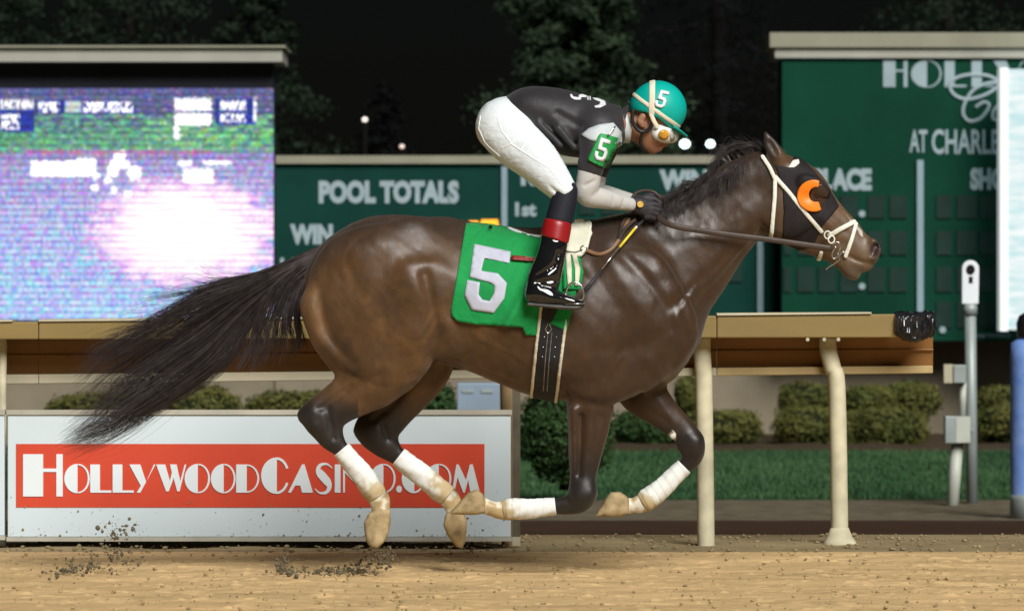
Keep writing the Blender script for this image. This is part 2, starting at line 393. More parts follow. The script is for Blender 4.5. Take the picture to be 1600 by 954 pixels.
def sheet(name, D0, D1, m, dz=0.0, nx=160, nd=24, rough=0.02, half=None):
    half = half or 60
    xs = np.sign(np.linspace(-1, 1, nx)) * np.abs(np.linspace(-1, 1, nx)) ** 2 * half; ds = np.linspace(D0, D1, nd)
    X, D = np.meshgrid(xs, ds, indexing='ij'); Z = gz(D) + dz
    e = np.minimum(D - D0, D1 - D) / max(D1 - D0, 1e-6); Z = Z + rough * (fbm(X * 2.5, D * 2.5, 3, 4) - 0.5) * np.clip(e * 6, 0, 1)
    V = np.stack([X, D - CAM_D, Z], -1).reshape(-1, 3); k = nd
    i = np.arange(nx - 1)[:, None] * k + np.arange(k - 1)[None]; Q = np.stack([i, i + k, i + k + 1, i + 1], -1).reshape(-1, 4)
    return tag(mesh_obj(name, V, Q, m, None, True), kind='structure')
sheet('verge', 21.6145, 23.1, m_verge, dz=0.0, nx=700, nd=60, rough=0.03)
sheet('ditch', 23.1, 34.7, m_ditch)
sheet('gravel_path', 34.7, 38.0, m_gravel, nx=300, rough=0.06)
sheet('lawn', 38.0, 49.0, m_lawn)
sheet('planting_bed', 49.0, 56.5, m_mulch, nx=300, rough=0.08)
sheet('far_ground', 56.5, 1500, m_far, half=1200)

# loose clods lying on the sand (too many to count)
def ico():
    bm = bmesh.new(); bmesh.ops.create_icosphere(bm, subdivisions=1, radius=1.0)
    v = np.array([q.co[:] for q in bm.verts]); f = np.array([[q.index for q in p.verts] for p in bm.faces]); bm.free(); return v, f
ICO_V, ICO_F = ico()
def clods(name, C, Rr, m, label=None, cat=None, squash=0.7, kind='stuff'):
    n = len(C); S = 1 + 0.45 * (RNG.random((n, len(ICO_V), 1)) - 0.5)
    V = ICO_V[None] * S * Rr[:, None, None] * np.array([1, 1, squash]) * (0.7 + 0.6 * RNG.random((n, 1, 3))) + C[:, None, :]
    F = ICO_F[None] + (np.arange(n) * len(ICO_V))[:, None, None]
    return tag(mesh_obj(name, V.reshape(-1, 3), F.reshape(-1, 3), m), label, cat, kind=kind)
m_clod = mat('sand_clod', (0.50, 0.36, 0.18), 0.95, 0.1, nscale=9, color2=(0.17, 0.135, 0.075))  # darker olive tone puts the shadowed spots into the clod colour
m_wet = mat('damp_clod', (0.17, 0.14, 0.085), 0.9, 0.2, nscale=12, color2=(0.08, 0.066, 0.042))
n = 2600
C = np.stack([RNG.uniform(-2.9, 2.9, n), RNG.uniform(-2.7, 1.58, n), np.zeros(n)], 1); C[:, 2] = 0.004
clods('loose_clods', C, 0.002 + 0.008 * RNG.random(n) ** 4, m_clod, 'loose sandy clods scattered over the raked track surface', 'dirt')
n = 1500
C = np.stack([RNG.uniform(-3.2, 3.2, n), RNG.uniform(1.5, 3.0, n), np.full(n, .008)], 1)
clods('verge_clods', C, 0.003 + 0.012 * RNG.random(n) ** 3, m_verge, 'small lumps of soil along the strip under the rail', 'dirt', .5)

# ------------------------------------------------------------------ inside rail with sloping cover, on posts
m_rail = mat('rail_beige', (0.225, 0.160, 0.058), 0.6, 0.3, 0.18, nscale=3, bump=0.05, stretch=(.3, 1, 1))
m_cover = mat('rail_cover_brown', (0.23, 0.110, 0.034), 0.6, 0.3, 0.3, nscale=2, stretch=(.3, 1, 4))
m_lip = mat('rail_lip', (0.46, 0.42, 0.30), 0.55, 0.3, 0.2, nscale=3)
m_post = mat('rail_post_cream', (0.53, 0.49, 0.34), 0.6, 0.3, 0.22, nscale=9, bump=0.1, bscale=25)
m_tan = mat('tan_strip', (0.40, 0.30, 0.14), 0.6, 0.3, 0.2, nscale=4)
YR = 2.06
rail = empty('guard_rail', P(700, 853, YR), 'beige track guard rail with brown sloping cover on cream posts, running behind the horse', 'rail')
def rail_rows(x):     # fascia top, fascia bottom, lip top, lip bottom
    t = x / 1450.0; return (503 - 13 * t, 530 - 3 * t, 585 - 14 * t, 600 - 17 * t)
def rail_piece(name, xa, xb, rowa, rowb, Y0, Y1, m):
    """a bar between two columns; rows given per end as (top, bottom)"""
    f = [P(xa, rowa[1], Y0), P(xb, rowb[1], Y0), P(xb, rowb[0], Y0), P(xa, rowa[0], Y0)]
    b = [(p[0], Y1, p[2]) for p in f]
    return MB().quad8(f, b).build(name, m, rail)
XA, XB = -900, 1402
segs = [-900, -420, 60, 640, 1120, 1402]
for i, (a, b) in enumerate(zip(segs[:-1], segs[1:])):
    ra, rb = rail_rows(a), rail_rows(b); g = 0.35
    bevel(rail_piece('fascia_board', a + g, b - g, ra[0:2], rb[0:2], YR - 0.02, YR + 0.17, m_rail), 0.006)
    rail_piece('cap_strip', a + g, b - g - 40, (ra[0] - 4, ra[0] - .3), (rb[0] - 3.2, rb[0] - .3), YR - 0.03, YR + 0.15, m_lip)
for i, (a, b) in enumerate(zip([-900, -420, 60, 640, 1120], [-420, 60, 640, 1120, 1458])):
    ra, rb = rail_rows(a), rail_rows(b); g = 0.2
    Yt, Yb = YR + 0.19, YR + 0.25
    def row(r, Y, x):      # same place in space, drawn back to depth Y
        return P(x, r, Y)
    t0 = P(a + g, ra[1] - 14, Yt); t1 = P(b - g, rb[1] - 14, Yt); b0 = P(a + g, ra[2] + 2, Yb); b1 = P(b - g, rb[2] + 2, Yb)
    th = 0.012
    MB().quad8([b0, b1, t1, t0], [(p[0], p[1] + th, p[2] + th) for p in (b0, b1, t1, t0)]).build('cover_panel', m_cover, rail)
    # fold line partway down the cover
    c0 = [t0[k] * .45 + b0[k] * .55 for k in range(3)]; c1 = [t1[k] * .45 + b1[k] * .55 for k in range(3)]
    MB().tube([(c0[0], c0[1] - .006, c0[2]), (c1[0], c1[1] - .006, c1[2])], 0.006, 6).build('seam', m_cover, rail)
    bevel(rail_piece('lip', a + g, b - g, (ra[2], ra[3]), (rb[2], rb[3]), Yb - 0.07, Yb + 0.02, m_lip if b < 1200 else m_tan), 0.005)
def post(xt, xm, xb, base_row, flare=False, Y=YR + 0.13, wpx=27, m=None):
    pts = [P(xt, 527, Y), P(xt, 545, Y), P(xm * .5 + xt * .5, 575, Y), P(xm, 610, Y), P(xb, base_row - 20, Y), P(xb, base_row + 6, Y)]
    pts = crom(pts, 4); r = wpx / 2 / sc_at(Y)
    o = MB().tube(pts, r, 16, up=(0, 1, 0.01)).build('post', m or m_post, rail, True)
    if flare:
        q = [P(xb, base_row + y, Y) for y in (-26, -14, -4, 8)]
        MB().tube(q, [r * 1.05, r * 1.4, r * 1.9, r * 2.1], 16).build('post_footing', m_post, rail, True)
post(1097, 1100, 1103, 853)
post(1294, 1308, 1312, 850, True)
post(4, 3, 3, 848, wpx=14)
post(792, 795, 797, 850, m=mat('post_weathered', (0.22, 0.15, 0.075), 0.7, 0.3, 0.25, nscale=6))
post(-395, -395, -395, 850); post(-800, -800, -800, 850)
for x in (1288, 1310, 1262): MB().tube([P(x, 530, YR - .021), P(x, 530, YR + .01)], 0.009, 8).build('bolt', m_lip, rail)

# crumpled black plastic tied over the rail end
m_bag = mat('black_plastic', (0.012, 0.012, 0.014), 0.18, 0.6, 0.3, nscale=10, bump=0.35, bscale=7, bdist=0.03)
def bag():
    nu, nv = 44, 30; V = []; Y0 = YR - 0.06
    for i in range(nu):
        for j in range(nv):
            u = i / (nu - 1); a = 2 * math.pi * j / nv
            top = 489 - 3 * u; bot = 520 + 14 * math.sin(min(u * 1.35, 1) * math.pi * .75) - 22 * max(u - .7, 0)
            cy, ry = (top + bot) / 2, (bot - top) / 2
            f = (1 - max(0, (u - .9) / .1) ** 2 * .5) if u < 1 else .35
            if u == 0: f = .8
            c, s_ = math.cos(a), math.sin(a); e = .55
            yy = cy + ry * f * math.copysign(abs(s_) ** e, s_); dd = 0.085 * f * math.copysign(abs(c) ** e, c)
            p = list(P(1396 + 66 * u, yy, Y0 + .09)); p[1] += dd
            nz = float(fbm(np.array(u * 9 + 3), np.array(a * 2.2), 3, 12)) - .5
            p[1] += 0.055 * nz * c; p[2] += 0.03 * nz * s_; V.append(p)
    F = [(i * nv + j, (i + 1) * nv + j, (i + 1) * nv + (j + 1) % nv, i * nv + (j + 1) % nv) for i in range(nu - 1) for j in range(nv)]
    F += [tuple(range(nv))[::-1], tuple((nu - 1) * nv + j for j in range(nv))]
    o = mesh_obj('plastic_bag', V, F, m_bag, None, False)
    tag(o, 'crumpled black plastic sheeting wrapped over the end of the beige rail', 'plastic bag')
bag()

# ------------------------------------------------------------------ advertising boards under the rail
m_white = mat('board_white', (0.57, 0.66, 0.70), 0.35, 0.4, 0.05, nscale=2)
m_red = mat('board_red', (0.56, 0.062, 0.030), 0.4, 0.4, 0.10, nscale=2)
m_alu = mat('board_frame', (0.42, 0.40, 0.33), 0.5, 0.4, 0.15, nscale=6)
m_lett = mat('board_letter', (0.68, 0.75, 0.78), 0.35, 0.4, 0.05, nscale=2)
m_dk = mat('dark_post', (0.10, 0.085, 0.06), 0.8, 0.2, 0.3, nscale=8)
YA = 1.96
ad = empty('advertising_board', P(404, 848, YA), 'white advertising board with red casino web address banner, below the rail', 'billboard')
bevel(MB().pxbox(12, 798, 648, 838, YA, 0.03).build('panel', m_white, ad), 0.003)
MB().pxbox(10, 800, 640, 647.6, YA - .008, 0.05).build('top_rail', m_alu, ad)
MB().pxbox(10, 800, 838.4, 845, YA - .008, 0.05).build('bottom_rail', m_alu, ad)
MB().pxbox(25, 757, 693, 792, YA - .003, 0.002).build('banner', m_red, ad)
L_ = [(36, 98, 709, 775), (100, 139, 724, 770), (141, 174, 725, 769), (176, 209, 725, 769), (202, 243, 725, 769), (244, 291, 725, 767), (288, 327, 724, 770), (329, 367, 724, 770), (369, 405, 725, 769), (407, 451, 714, 771), (450, 489, 725, 769), (491, 521, 723, 771), (523, 532, 725, 769), (536, 574, 725, 769), (578, 617, 724, 770), (619, 628, 758, 769), (627, 662, 724, 770), (664, 704, 724, 770), (706, 750, 725, 769)]
deco_word('HOLLYWOODCASINO.COM', L_, YA - 0.007, m_lett, ad)
MB().pxbox(800.6, 813, 592, 838, YA + .02, 0.05).build('end_post', m_dk, ad)
MB().pxbox(800.6, 813, 838.3, 852, YA + .01, 0.06).build('post_foot', m_lip, ad)
ad2 = empty('advertising_board', P(-200, 848, YA), 'white advertising board cut off at the left picture edge', 'billboard')
bevel(MB().pxbox(-560, 7.0, 648, 836, YA, 0.03).build('panel', m_white, ad2), 0.003)
MB().pxbox(-560, 8, 640, 647.6, YA - .008, 0.05).build('top_rail', m_alu, ad2)
MB().pxbox(-560, 8, 836.4, 843, YA - .008, 0.05).build('bottom_rail', m_alu, ad2)

# ------------------------------------------------------------------ tote boards behind the lawn
n = 260
xx = RNG.uniform(14, 796, n); yy = 837 - 70 * RNG.random(n) ** 2.2
C = np.array([P(a, b, YA) for a, b in zip(xx, yy)]); C[:, 1] = YA - .0015
sp_ = clods('mud_spatter', C, .0012 + .0045 * RNG.random(n) ** 4, m_verge, None, None, 1.0); sp_.parent = ad; sp_.matrix_parent_inverse = ad.matrix_world.inverted()
m_green = mat('board_green', (0.0040, 0.038, 0.0285), 0.8, 0.1, 0.22, nscale=1.2)
m_green2 = mat('tall_board_green', (0.0030, 0.041, 0.0235), 0.8, 0.1, 0.22, nscale=1.0)
m_roof = mat('roof_trim', (0.25, 0.245, 0.18), 0.6, 0.3, 0.12, nscale=2)
m_roof2 = mat('roof_trim_pale', (0.33, 0.33, 0.28), 0.6, 0.3, 0.12, nscale=2)
m_tlet = mat('tote_letter', (0.29, 0.37, 0.40), 0.5, 0.3, 0.08, nscale=3)
m_mull = mat('tote_mullion', (0.22, 0.32, 0.36), 0.5, 0.4, 0.08, nscale=3)
m_cell = mat('digit_cell', (0.0055, 0.024, 0.018), 0.8, 0.3, 0.3, nscale=3)
m_wall = mat('stucco_wall', (0.20, 0.17, 0.12), 0.9, 0.1, 0.12, nscale=3, bump=0.1)
m_amber = mat('amber_digit', (0.5, 0.2, 0.01), 0.5, 0.3, 0.1, emit=(1.0, 0.36, 0.02), estr=1.6)
YT = 35.0
def fl(x, py, Y): return P(x, py, Y)
low = empty('tote_board', P(820, 690, YT), 'long low green pool totals board with cream roof edge, behind the jockey', 'scoreboard')
MB().pxbox(426, 1222, 256, 532, YT, 0.5).build('board_face', m_green, low)
MB().pxbox(420, 1224, 243, 255.6, YT - .06, 0.7).build('roof_edge', m_roof, low)
for x in (788, 1188): MB().pxbox(x - 4.5, x + 4.5, 260, 532, YT - .05, 0.045).build('mullion', m_mull, low)
text_obj('POOL TOTALS', 498, 717, 282, 318, YT - .006, m_tlet, low, 0.06)
text_obj('WIN', 453, 520, 350, 382, YT - .006, m_tlet, low, 0.06)
text_obj('10', 438, 470, 402, 432, YT - .006, m_tlet, low, 0.02)
text_obj('1st', 805, 838, 316, 338, YT - .006, m_tlet, low, 0.045)
text_obj('R', 814, 838, 258, 290, YT - .006, m_tlet, low, 0.05)
text_obj('WIN', 1030, 1106, 265, 298, YT - .006, m_tlet, low, 0.06)
for (a, b, c, d) in [(722, 730, 347, 353), (733, 747, 345, 355), (752, 778, 343, 350), (750, 758, 348, 356), (772, 779, 349, 355)]:
    MB().pxbox(a, b, c, d, YT - .04, 0.02).build('lit_digit', m_amber, low)
for r0, r1 in ((300, 335), (352, 390), (405, 440)):
    for x in (870, 905, 940, 1030, 1065, 1100, 1135): MB().pxbox(x, x + 25, r0 + 3, r1, YT - .02, 0.018).build('digit_cell', m_cell, low)

tall = empty('tote_board', P(1500, 690, YT), 'tall green tote board with cream roof and casino name, at the right', 'scoreboard')
YK = YT - 0.6
MB().pxbox(1222, 1900, 91, 532, YK, 0.8).build('board_face', m_green2, tall)
MB().pxbox(1203, 1920, 51, 74, YK - .10, 1.25).build('roof_edge', m_roof, tall)
MB().pxbox(1211, 1912, 74.4, 90.6, YK - .05, 1.05).build('roof_soffit', m_roof2, tall)
MB().pxbox(1433, 1443, 250, 487, YK - .05, 0.045).build('mullion', m_mull, tall)
deco_word('HOLLYWOOD', [(1380, 1418, 95, 136), (1423, 1470, 94, 137), (1476, 1510, 95, 136), (1518, 1553, 95, 136), (1552, 1600, 95, 136), (1602, 1660, 95, 136), (1660, 1706, 94, 137), (1710, 1756, 94, 137), (1760, 1800, 95, 136)], YK - .007, m_tlet, tall, 0.005)
# script capital and following letters
def script(pts, wpx):
    q = crom([P(x, y, YK - .018) for x, y in pts], 8); MB().tube(q, [(.006, wpx / 2 / sc_at(YK))] * len(q), 8, up=(0, 1, 0)).build('script_stroke', m_tlet, tall, True)
script([(1566, 131), (1545, 119), (1515, 117), (1492, 123), (1484, 135), (1492, 149), (1512, 155), (1540, 148), (1562, 132), (1545, 130), (1522, 140), (1508, 160), (1505, 178), (1514, 189), (1530, 186), (1542, 173), (1545, 163), (1536, 160), (1524, 168)], 5.5)
script([(1578, 162), (1566, 161), (1553, 172), (1551, 185), (1560, 187), (1573, 178), (1580, 164), (1575, 182), (1584, 187)], 5.0)
text_obj('AT', 1421, 1449, 203, 238, YK - .006, m_tlet, tall, 0.02)
text_obj('CHARLES TOWN', 1456, 1676, 202, 241, YK - .006, m_tlet, tall, 0.02)
text_obj('PLACE', 1270, 1362, 263, 298, YK - .006, m_tlet, tall, 0.06)
text_obj('SHOW', 1516, 1602, 262, 297, YK - .006, m_tlet, tall, 0.06)
for r0, r1 in ((305, 341), (361, 398), (417, 456)):
    for a, b in ((1212, 1236), (1246, 1272), (1279, 1305), (1313, 1340), (1356, 1382), (1390, 1417)):
        if a < 1223: a = 1225
        MB().pxbox(a, b, r0, r1, YK - .02, 0.018).build('digit_cell', m_cell, tall)
for r0, r1 in ((305, 341), (361, 398), (417, 456), (471, 512)):
    for a, b in ((1463, 1487), (1495, 1526), (1531, 1561), (1570, 1600)): MB().pxbox(a, b, r0, r1, YK - .02, 0.018).build('digit_cell', m_cell, tall)
for x, y in ((1347, 334), (1347, 447), (1473, 515)): MB().tube([P(x, y, YK - .03), P(x, y, YK)], 0.038, 10).build('decimal_point', m_tlet, tall)
text_obj('DAKTRONICS', 1522, 1578, 521, 527, YK - .006, m_tlet, tall, 0.0)
base = empty('stucco_wall', P(1000, 700, YT), 'tan stucco base wall under the green tote boards', 'wall')
MB().pxbox(420, 1900, 532.5, 760, YT + .1, 0.5).build('wall_face', m_wall, base)

# video screens
def screen_material():
    m = bpy.data.materials.new('video_picture'); m.use_nodes = True
    N, L = m.node_tree.nodes, m.node_tree.links; b = N['Principled BSDF']
    uv = N.new('ShaderNodeUVMap'); sx = N.new('ShaderNodeSeparateXYZ'); L.new(uv.outputs['UV'], sx.inputs['Vector'])   # UV in picture units
    U, V = sx.outputs['X'], sx.outputs['Y']
    def math_(op, a, bb=None, c=None):
        n = N.new('ShaderNodeMath'); n.operation = op
        for i, q in enumerate((a, bb, c)):
            if q is None: continue
            if isinstance(q, (int, float)): n.inputs[i].default_value = q
            else: L.new(q, n.inputs[i])
        return n.outputs[0]
    def noise(scale, det=3, sx_=1, sy=1):
        mp = N.new('ShaderNodeMapping'); mp.inputs['Scale'].default_value = (sx_, sy, 1); L.new(uv.outputs['UV'], mp.inputs['Vector'])
        n = N.new('ShaderNodeTexNoise'); n.inputs['Scale'].default_value = scale; n.inputs['Detail'].default_value = det
        L.new(mp.outputs['Vector'], n.inputs['Vector']); return n
    wob = math_('MULTIPLY', math_('SUBTRACT', noise(0.12, 5).outputs['Fac'], 0.5), 12.0)
    wob2 = math_('MULTIPLY', math_('SUBTRACT', noise(0.22, 4).outputs['Fac'], 0.5), 16.0)
    def step(x, e, soft=1.5):
        n = N.new('ShaderNodeMapRange'); n.inputs['From Min'].default_value = e - soft; n.inputs['From Max'].default_value = e + soft
        L.new(x, n.inputs['Value']); return n.outputs['Result']
    def box(x0, x1, y0, y1, wb=None, soft=1.5):
        u = math_('ADD', U, wb) if wb else U; v = math_('ADD', V, wb) if wb else V
        a = math_('MULTIPLY', step(u, x0, soft), math_('SUBTRACT', 1.0, step(u, x1, soft)))
        c = math_('MULTIPLY', step(v, y0, soft), math_('SUBTRACT', 1.0, step(v, y1, soft)))
        return math_('MULTIPLY', a, c)
    def mix(f, A, B):
        n = N.new('ShaderNodeMix'); n.data_type = 'RGBA'
        L.new(f, n.inputs['Factor'])
        for nm, q in (('A', A), ('B', B)):
            if isinstance(q, tuple): n.inputs[nm].default_value = (*q, 1)
            else: L.new(q, n.inputs[nm])
        return n.outputs['Result']
    def ramp(x, stops):
        n = N.new('ShaderNodeValToRGB'); e = n.color_ramp.elements
        while len(e) < len(stops): e.new(0.5)
        for q, (p, c) in zip(e, stops): q.position = p; q.color = (*c, 1)
        L.new(x, n.inputs['Fac']); return n.outputs['Color']
    vv = math_('DIVIDE', math_('SUBTRACT', math_('ADD', V, wob), 138.0), 362.0)
    base = ramp(vv, [(0.0, lin((84, 90, 140))), (0.12, lin((76, 86, 130))), (0.20, lin((74, 132, 112))), (0.255, lin((92, 148, 132))), (0.29, lin((140, 134, 186))), (0.34, lin((158, 154, 206))), (0.6, lin((168, 176, 226))), (1.0, lin((164, 198, 236)))])
    tr = math_('MULTIPLY', box(0, 440, 178, 238, wob), step(noise(0.06, 4, 1, 2).outputs['Fac'], 0.52, 0.06))
    base = mix(tr, base, lin((96, 172, 128)))
    tr2 = math_('MULTIPLY', box(230, 440, 180, 232, wob), step(noise(0.05, 4, 1, 2).outputs['Fac'], 0.55, 0.05))
    base = mix(tr2, base, lin((128, 200, 120)))
    pk = noise(0.25, 4, .35, 1.6); base = mix(math_('MULTIPLY', step(pk.outputs['Fac'], 0.62, 0.04), 0.5), base, lin((215, 160, 225)))
    wn = math_('MULTIPLY', math_('SUBTRACT', noise(0.05, 8, .5, 1.6).outputs['Fac'], 0.5), 1.0)
    e = math_('SQRT', math_('ADD', math_('POWER', math_('DIVIDE', math_('SUBTRACT', U, 290.0), 142.0), 2.0), math_('POWER', math_('DIVIDE', math_('SUBTRACT', V, 362.0), 82.0), 2.0)))
    e = math_('ADD', e, wn)
    base = mix(math_('SUBTRACT', 1.0, step(e, 1.0, 0.16)), base, lin((243, 190, 240)))
    base = mix(math_('SUBTRACT', 1.0, step(e, 0.80, 0.22)), base, (1.05, 1.0, 1.02))
    for bx in ((48, 140, 252, 276), (120, 150, 247, 272), (286, 334, 264, 286), (278, 300, 251, 260), (318, 362, 252, 258)): base = mix(box(*bx, wob2), base, (1.2, 1.2, 1.25))
    for (x, y, r) in ((150, 275, 6), (176, 268, 9), (186, 245, 9), (180, 258, 10), (196, 256, 7), (210, 270, 11), (148, 293, 6), (178, 297, 5), (200, 303, 6), (168, 282, 6), (192, 240, 5)):
        dd = math_('SQRT', math_('ADD', math_('POWER', math_('SUBTRACT', U, x), 2.0), math_('POWER', math_('SUBTRACT', V, y), 2.0)))
        base = mix(math_('SUBTRACT', 1.0, step(math_('ADD', dd, wob2), r, 1.5)), base, (1.2, 1.2, 1.2))
    glyph = step(noise(0.20, 2, 1.3, .5).outputs['Fac'], 0.48, 0.03)
    for bx in ((58, 212, 157, 178), (0, 54, 172, 206), (336, 400, 154, 195)):
        base = mix(box(*bx), base, lin((28, 46, 150)))
    for bx in ((0, 52, 156, 170), (2, 30, 178, 202), (60, 92, 159, 176), (128, 208, 159, 176), (344, 384, 157, 172), (344, 384, 177, 191), (396, 401, 151, 195)):
        base = mix(math_('MULTIPLY', box(*bx), glyph), base, (1.2, 1.2, 1.25))
    base = mix(box(102, 126, 158, 176), base, lin((190, 200, 205)))
    for bx in ((273, 330, 154, 172), (273, 330, 177, 196), (272, 280, 196, 218)): base = mix(box(*bx, wob2), base, (1.2, 1.2, 1.25))
    base = mix(box(40, 330, 236, 240, wob2), base, lin((200, 110, 170)))
    line = math_('ADD', math_('MULTIPLY', math_('SINE', math_('MULTIPLY', V, 2 * math.pi / 10.0)), 0.22), 1.0)
    sp = math_('ADD', math_('MULTIPLY', noise(0.45, 1).outputs['Fac'], 0.6), 0.7)
    sn = N.new('ShaderNodeVectorMath'); sn.operation = 'SNAP'; sn.inputs[1].default_value = (4.2, 5.0, 1); L.new(uv.outputs['UV'], sn.inputs[0])
    wn_ = N.new('ShaderNodeTexWhiteNoise'); wn_.noise_dimensions = '2D'; L.new(sn.outputs['Vector'], wn_.inputs['Vector'])
    jit = N.new('ShaderNodeMix'); jit.data_type = 'RGBA'; jit.blend_type = 'OVERLAY'; jit.inputs['Factor'].default_value = .48; L.new(base, jit.inputs['A']); L.new(wn_.outputs['Color'], jit.inputs['B']); base = jit.outputs['Result']
    fin = N.new('ShaderNodeMix'); fin.data_type = 'RGBA'; fin.blend_type = 'MULTIPLY'; fin.inputs['Factor'].default_value = 1
    L.new(base, fin.inputs['A']); L.new(math_('MULTIPLY', line, sp), fin.inputs['B'])
    b.inputs['Base Color'].default_value = (0.01, 0.01, 0.012, 1); b.inputs['Roughness'].default_value = 0.5; b.inputs['Specular IOR Level'].default_value = 0.2
    L.new(fin.outputs['Result'], b.inputs['Emission Color']); b.inputs['Emission Strength'].default_value = 1.05
    return m
YS = 31.0
scr = empty('video_screen', P(200, 690, YS), 'large bright video screen under a cream roof, left of the tote boards', 'screen')
m_blk = mat('screen_black', (0.010, 0.012, 0.022), 0.5, 0.3, 0.3, nscale=2)
MB().pxbox(-300, 427, 97, 137.6, YS, 0.6).build('header_panel', m_blk, scr)
MB().pxbox(-300, 427, 138, 505, YS + .06, 0.54).build('cabinet', m_blk, scr)
MB().pxbox(-300, 427, 505.5, 760, YS + .10, 0.5).build('base_wall', m_wall, scr)
MB().pxbox(-310, 441, 75, 96.6, YS - .3, 1.2).build('roof_edge', m_roof2, scr)
MB().pxbox(-310, 446, 71, 74.6, YS - .35, 1.3).build('roof_cap', m_roof, scr)
po = mesh_obj('picture_panel', [P(-300, 500, YS), P(427, 500, YS), P(427, 138, YS), P(-300, 138, YS)] + [(*P(-300, 500, YS)[:1], YS + .05, P(-300, 500, YS)[2]), (P(427, 500, YS)[0], YS + .05, P(427, 500, YS)[2]), (P(427, 138, YS)[0], YS + .05, P(427, 138, YS)[2]), (P(-300, 138, YS)[0], YS + .05, P(-300, 138, YS)[2])],
              [(0, 1, 2, 3), (1, 5, 6, 2), (2, 6, 7, 3), (0, 3, 7, 4), (0, 4, 5, 1)], screen_material(), scr)
uvl = po.data.uv_layers.new(name='UVMap')
for lp in po.data.loops:
    v = po.data.vertices[lp.vertex_index].co; s = FOC / (CAM_D + YS); uvl.data[lp.index].uv = (800 + v.x * s, ROW0 + (CAM_Z - v.z) * s)
scr2 = empty('video_screen', P(1620, 690, YK - .8), 'narrow glowing pale screen in front of the tall tote board, right edge', 'screen')
m_glow = mat('screen_glow', (0.3, 0.3, 0.3), 0.5, 0.2, 0.1)
_N, _L = m_glow.node_tree.nodes, m_glow.node_tree.links
_tc = _N.new('ShaderNodeTexCoord'); _mp = _N.new('ShaderNodeMapping'); _mp.inputs['Scale'].default_value = (1, 1, 7); _L.new(_tc.outputs['Object'], _mp.inputs['Vector'])
_nz = _N.new('ShaderNodeTexNoise'); _nz.inputs['Scale'].default_value = 2.0; _nz.inputs['Detail'].default_value = 6; _L.new(_mp.outputs['Vector'], _nz.inputs['Vector'])
_rp = _N.new('ShaderNodeValToRGB'); _rp.color_ramp.elements[0].position = .35; _rp.color_ramp.elements[0].color = (.35, .72, .78, 1); _rp.color_ramp.elements[1].position = .65; _rp.color_ramp.elements[1].color = (.9, .98, 1, 1)
_L.new(_nz.outputs['Fac'], _rp.inputs['Fac']); _L.new(_rp.outputs['Color'], _N['Principled BSDF'].inputs['Emission Color']); _N['Principled BSDF'].inputs['Emission Strength'].default_value = 0.62
m_scredge = mat('screen_edge_white', (.8, .82, .82), 0.4, 0.3, 0.05, emit=(.9, 1, 1), estr=0.35)
MB().pxbox(1575, 1900, 108, 515, YK - .8, 0.3).build('picture_panel', m_glow, scr2)
MB().pxbox(1563, 1574.6, 106, 517, YK - .82, 0.34).build('frame', m_scredge, scr2)
MB().pxbox(1700, 1760, 517.5, 720, YK - .7, 0.3).build('stand', m_roof2, scr2)

# ------------------------------------------------------------------ vegetation
m_leafy = mat('hedge_leaf', (0.058, 0.074, 0.016), 0.7, 0.2, nscale=3, color2=(0.115, 0.110, 0.026))
m_leafg = mat('bush_leaf', (0.018, 0.050, 0.012), 0.7, 0.2, nscale=5, color2=(0.040, 0.085, 0.024))
m_leafc = mat('spruce_leaf_lit', (0.010, 0.018, 0.009), 0.8, 0.1, nscale=1.2, color2=(0.042, 0.068, 0.036))  # lighter copy of the evergreen colour, stronger light painted in
m_leafd = mat('conifer_leaf_dim', (0.007, 0.012, 0.007), 0.8, 0.1, nscale=1.2, color2=(0.021, 0.036, 0.021))  # darkened copy, weak light at this distance put into the leaf colour
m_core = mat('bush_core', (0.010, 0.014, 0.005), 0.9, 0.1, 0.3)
m_bark = mat('bark', (0.006, 0.005, 0.004), 0.9, 0.1, 0.3, nscale=8, bump=0.4)

def leaves(C, N, size, jitter=0.6):
    """leaf-sized lozenges at points C, roughly facing N"""
    n = len(C); N = N + jitter * RNG.normal(size=(n, 3)); N /= np.linalg.norm(N, axis=1)[:, None] + 1e-9
    T = np.cross(N, RNG.normal(size=(n, 3))); T /= np.linalg.norm(T, axis=1)[:, None] + 1e-9; B = np.cross(N, T)
    s = (size * (0.6 + 0.8 * RNG.random(n)))[:, None]
    V = np.stack([C - T * s, C + B * s * .45, C + T * s, C - B * s * .45], 1).reshape(-1, 3)
    return V, np.arange(n * 4).reshape(-1, 4)

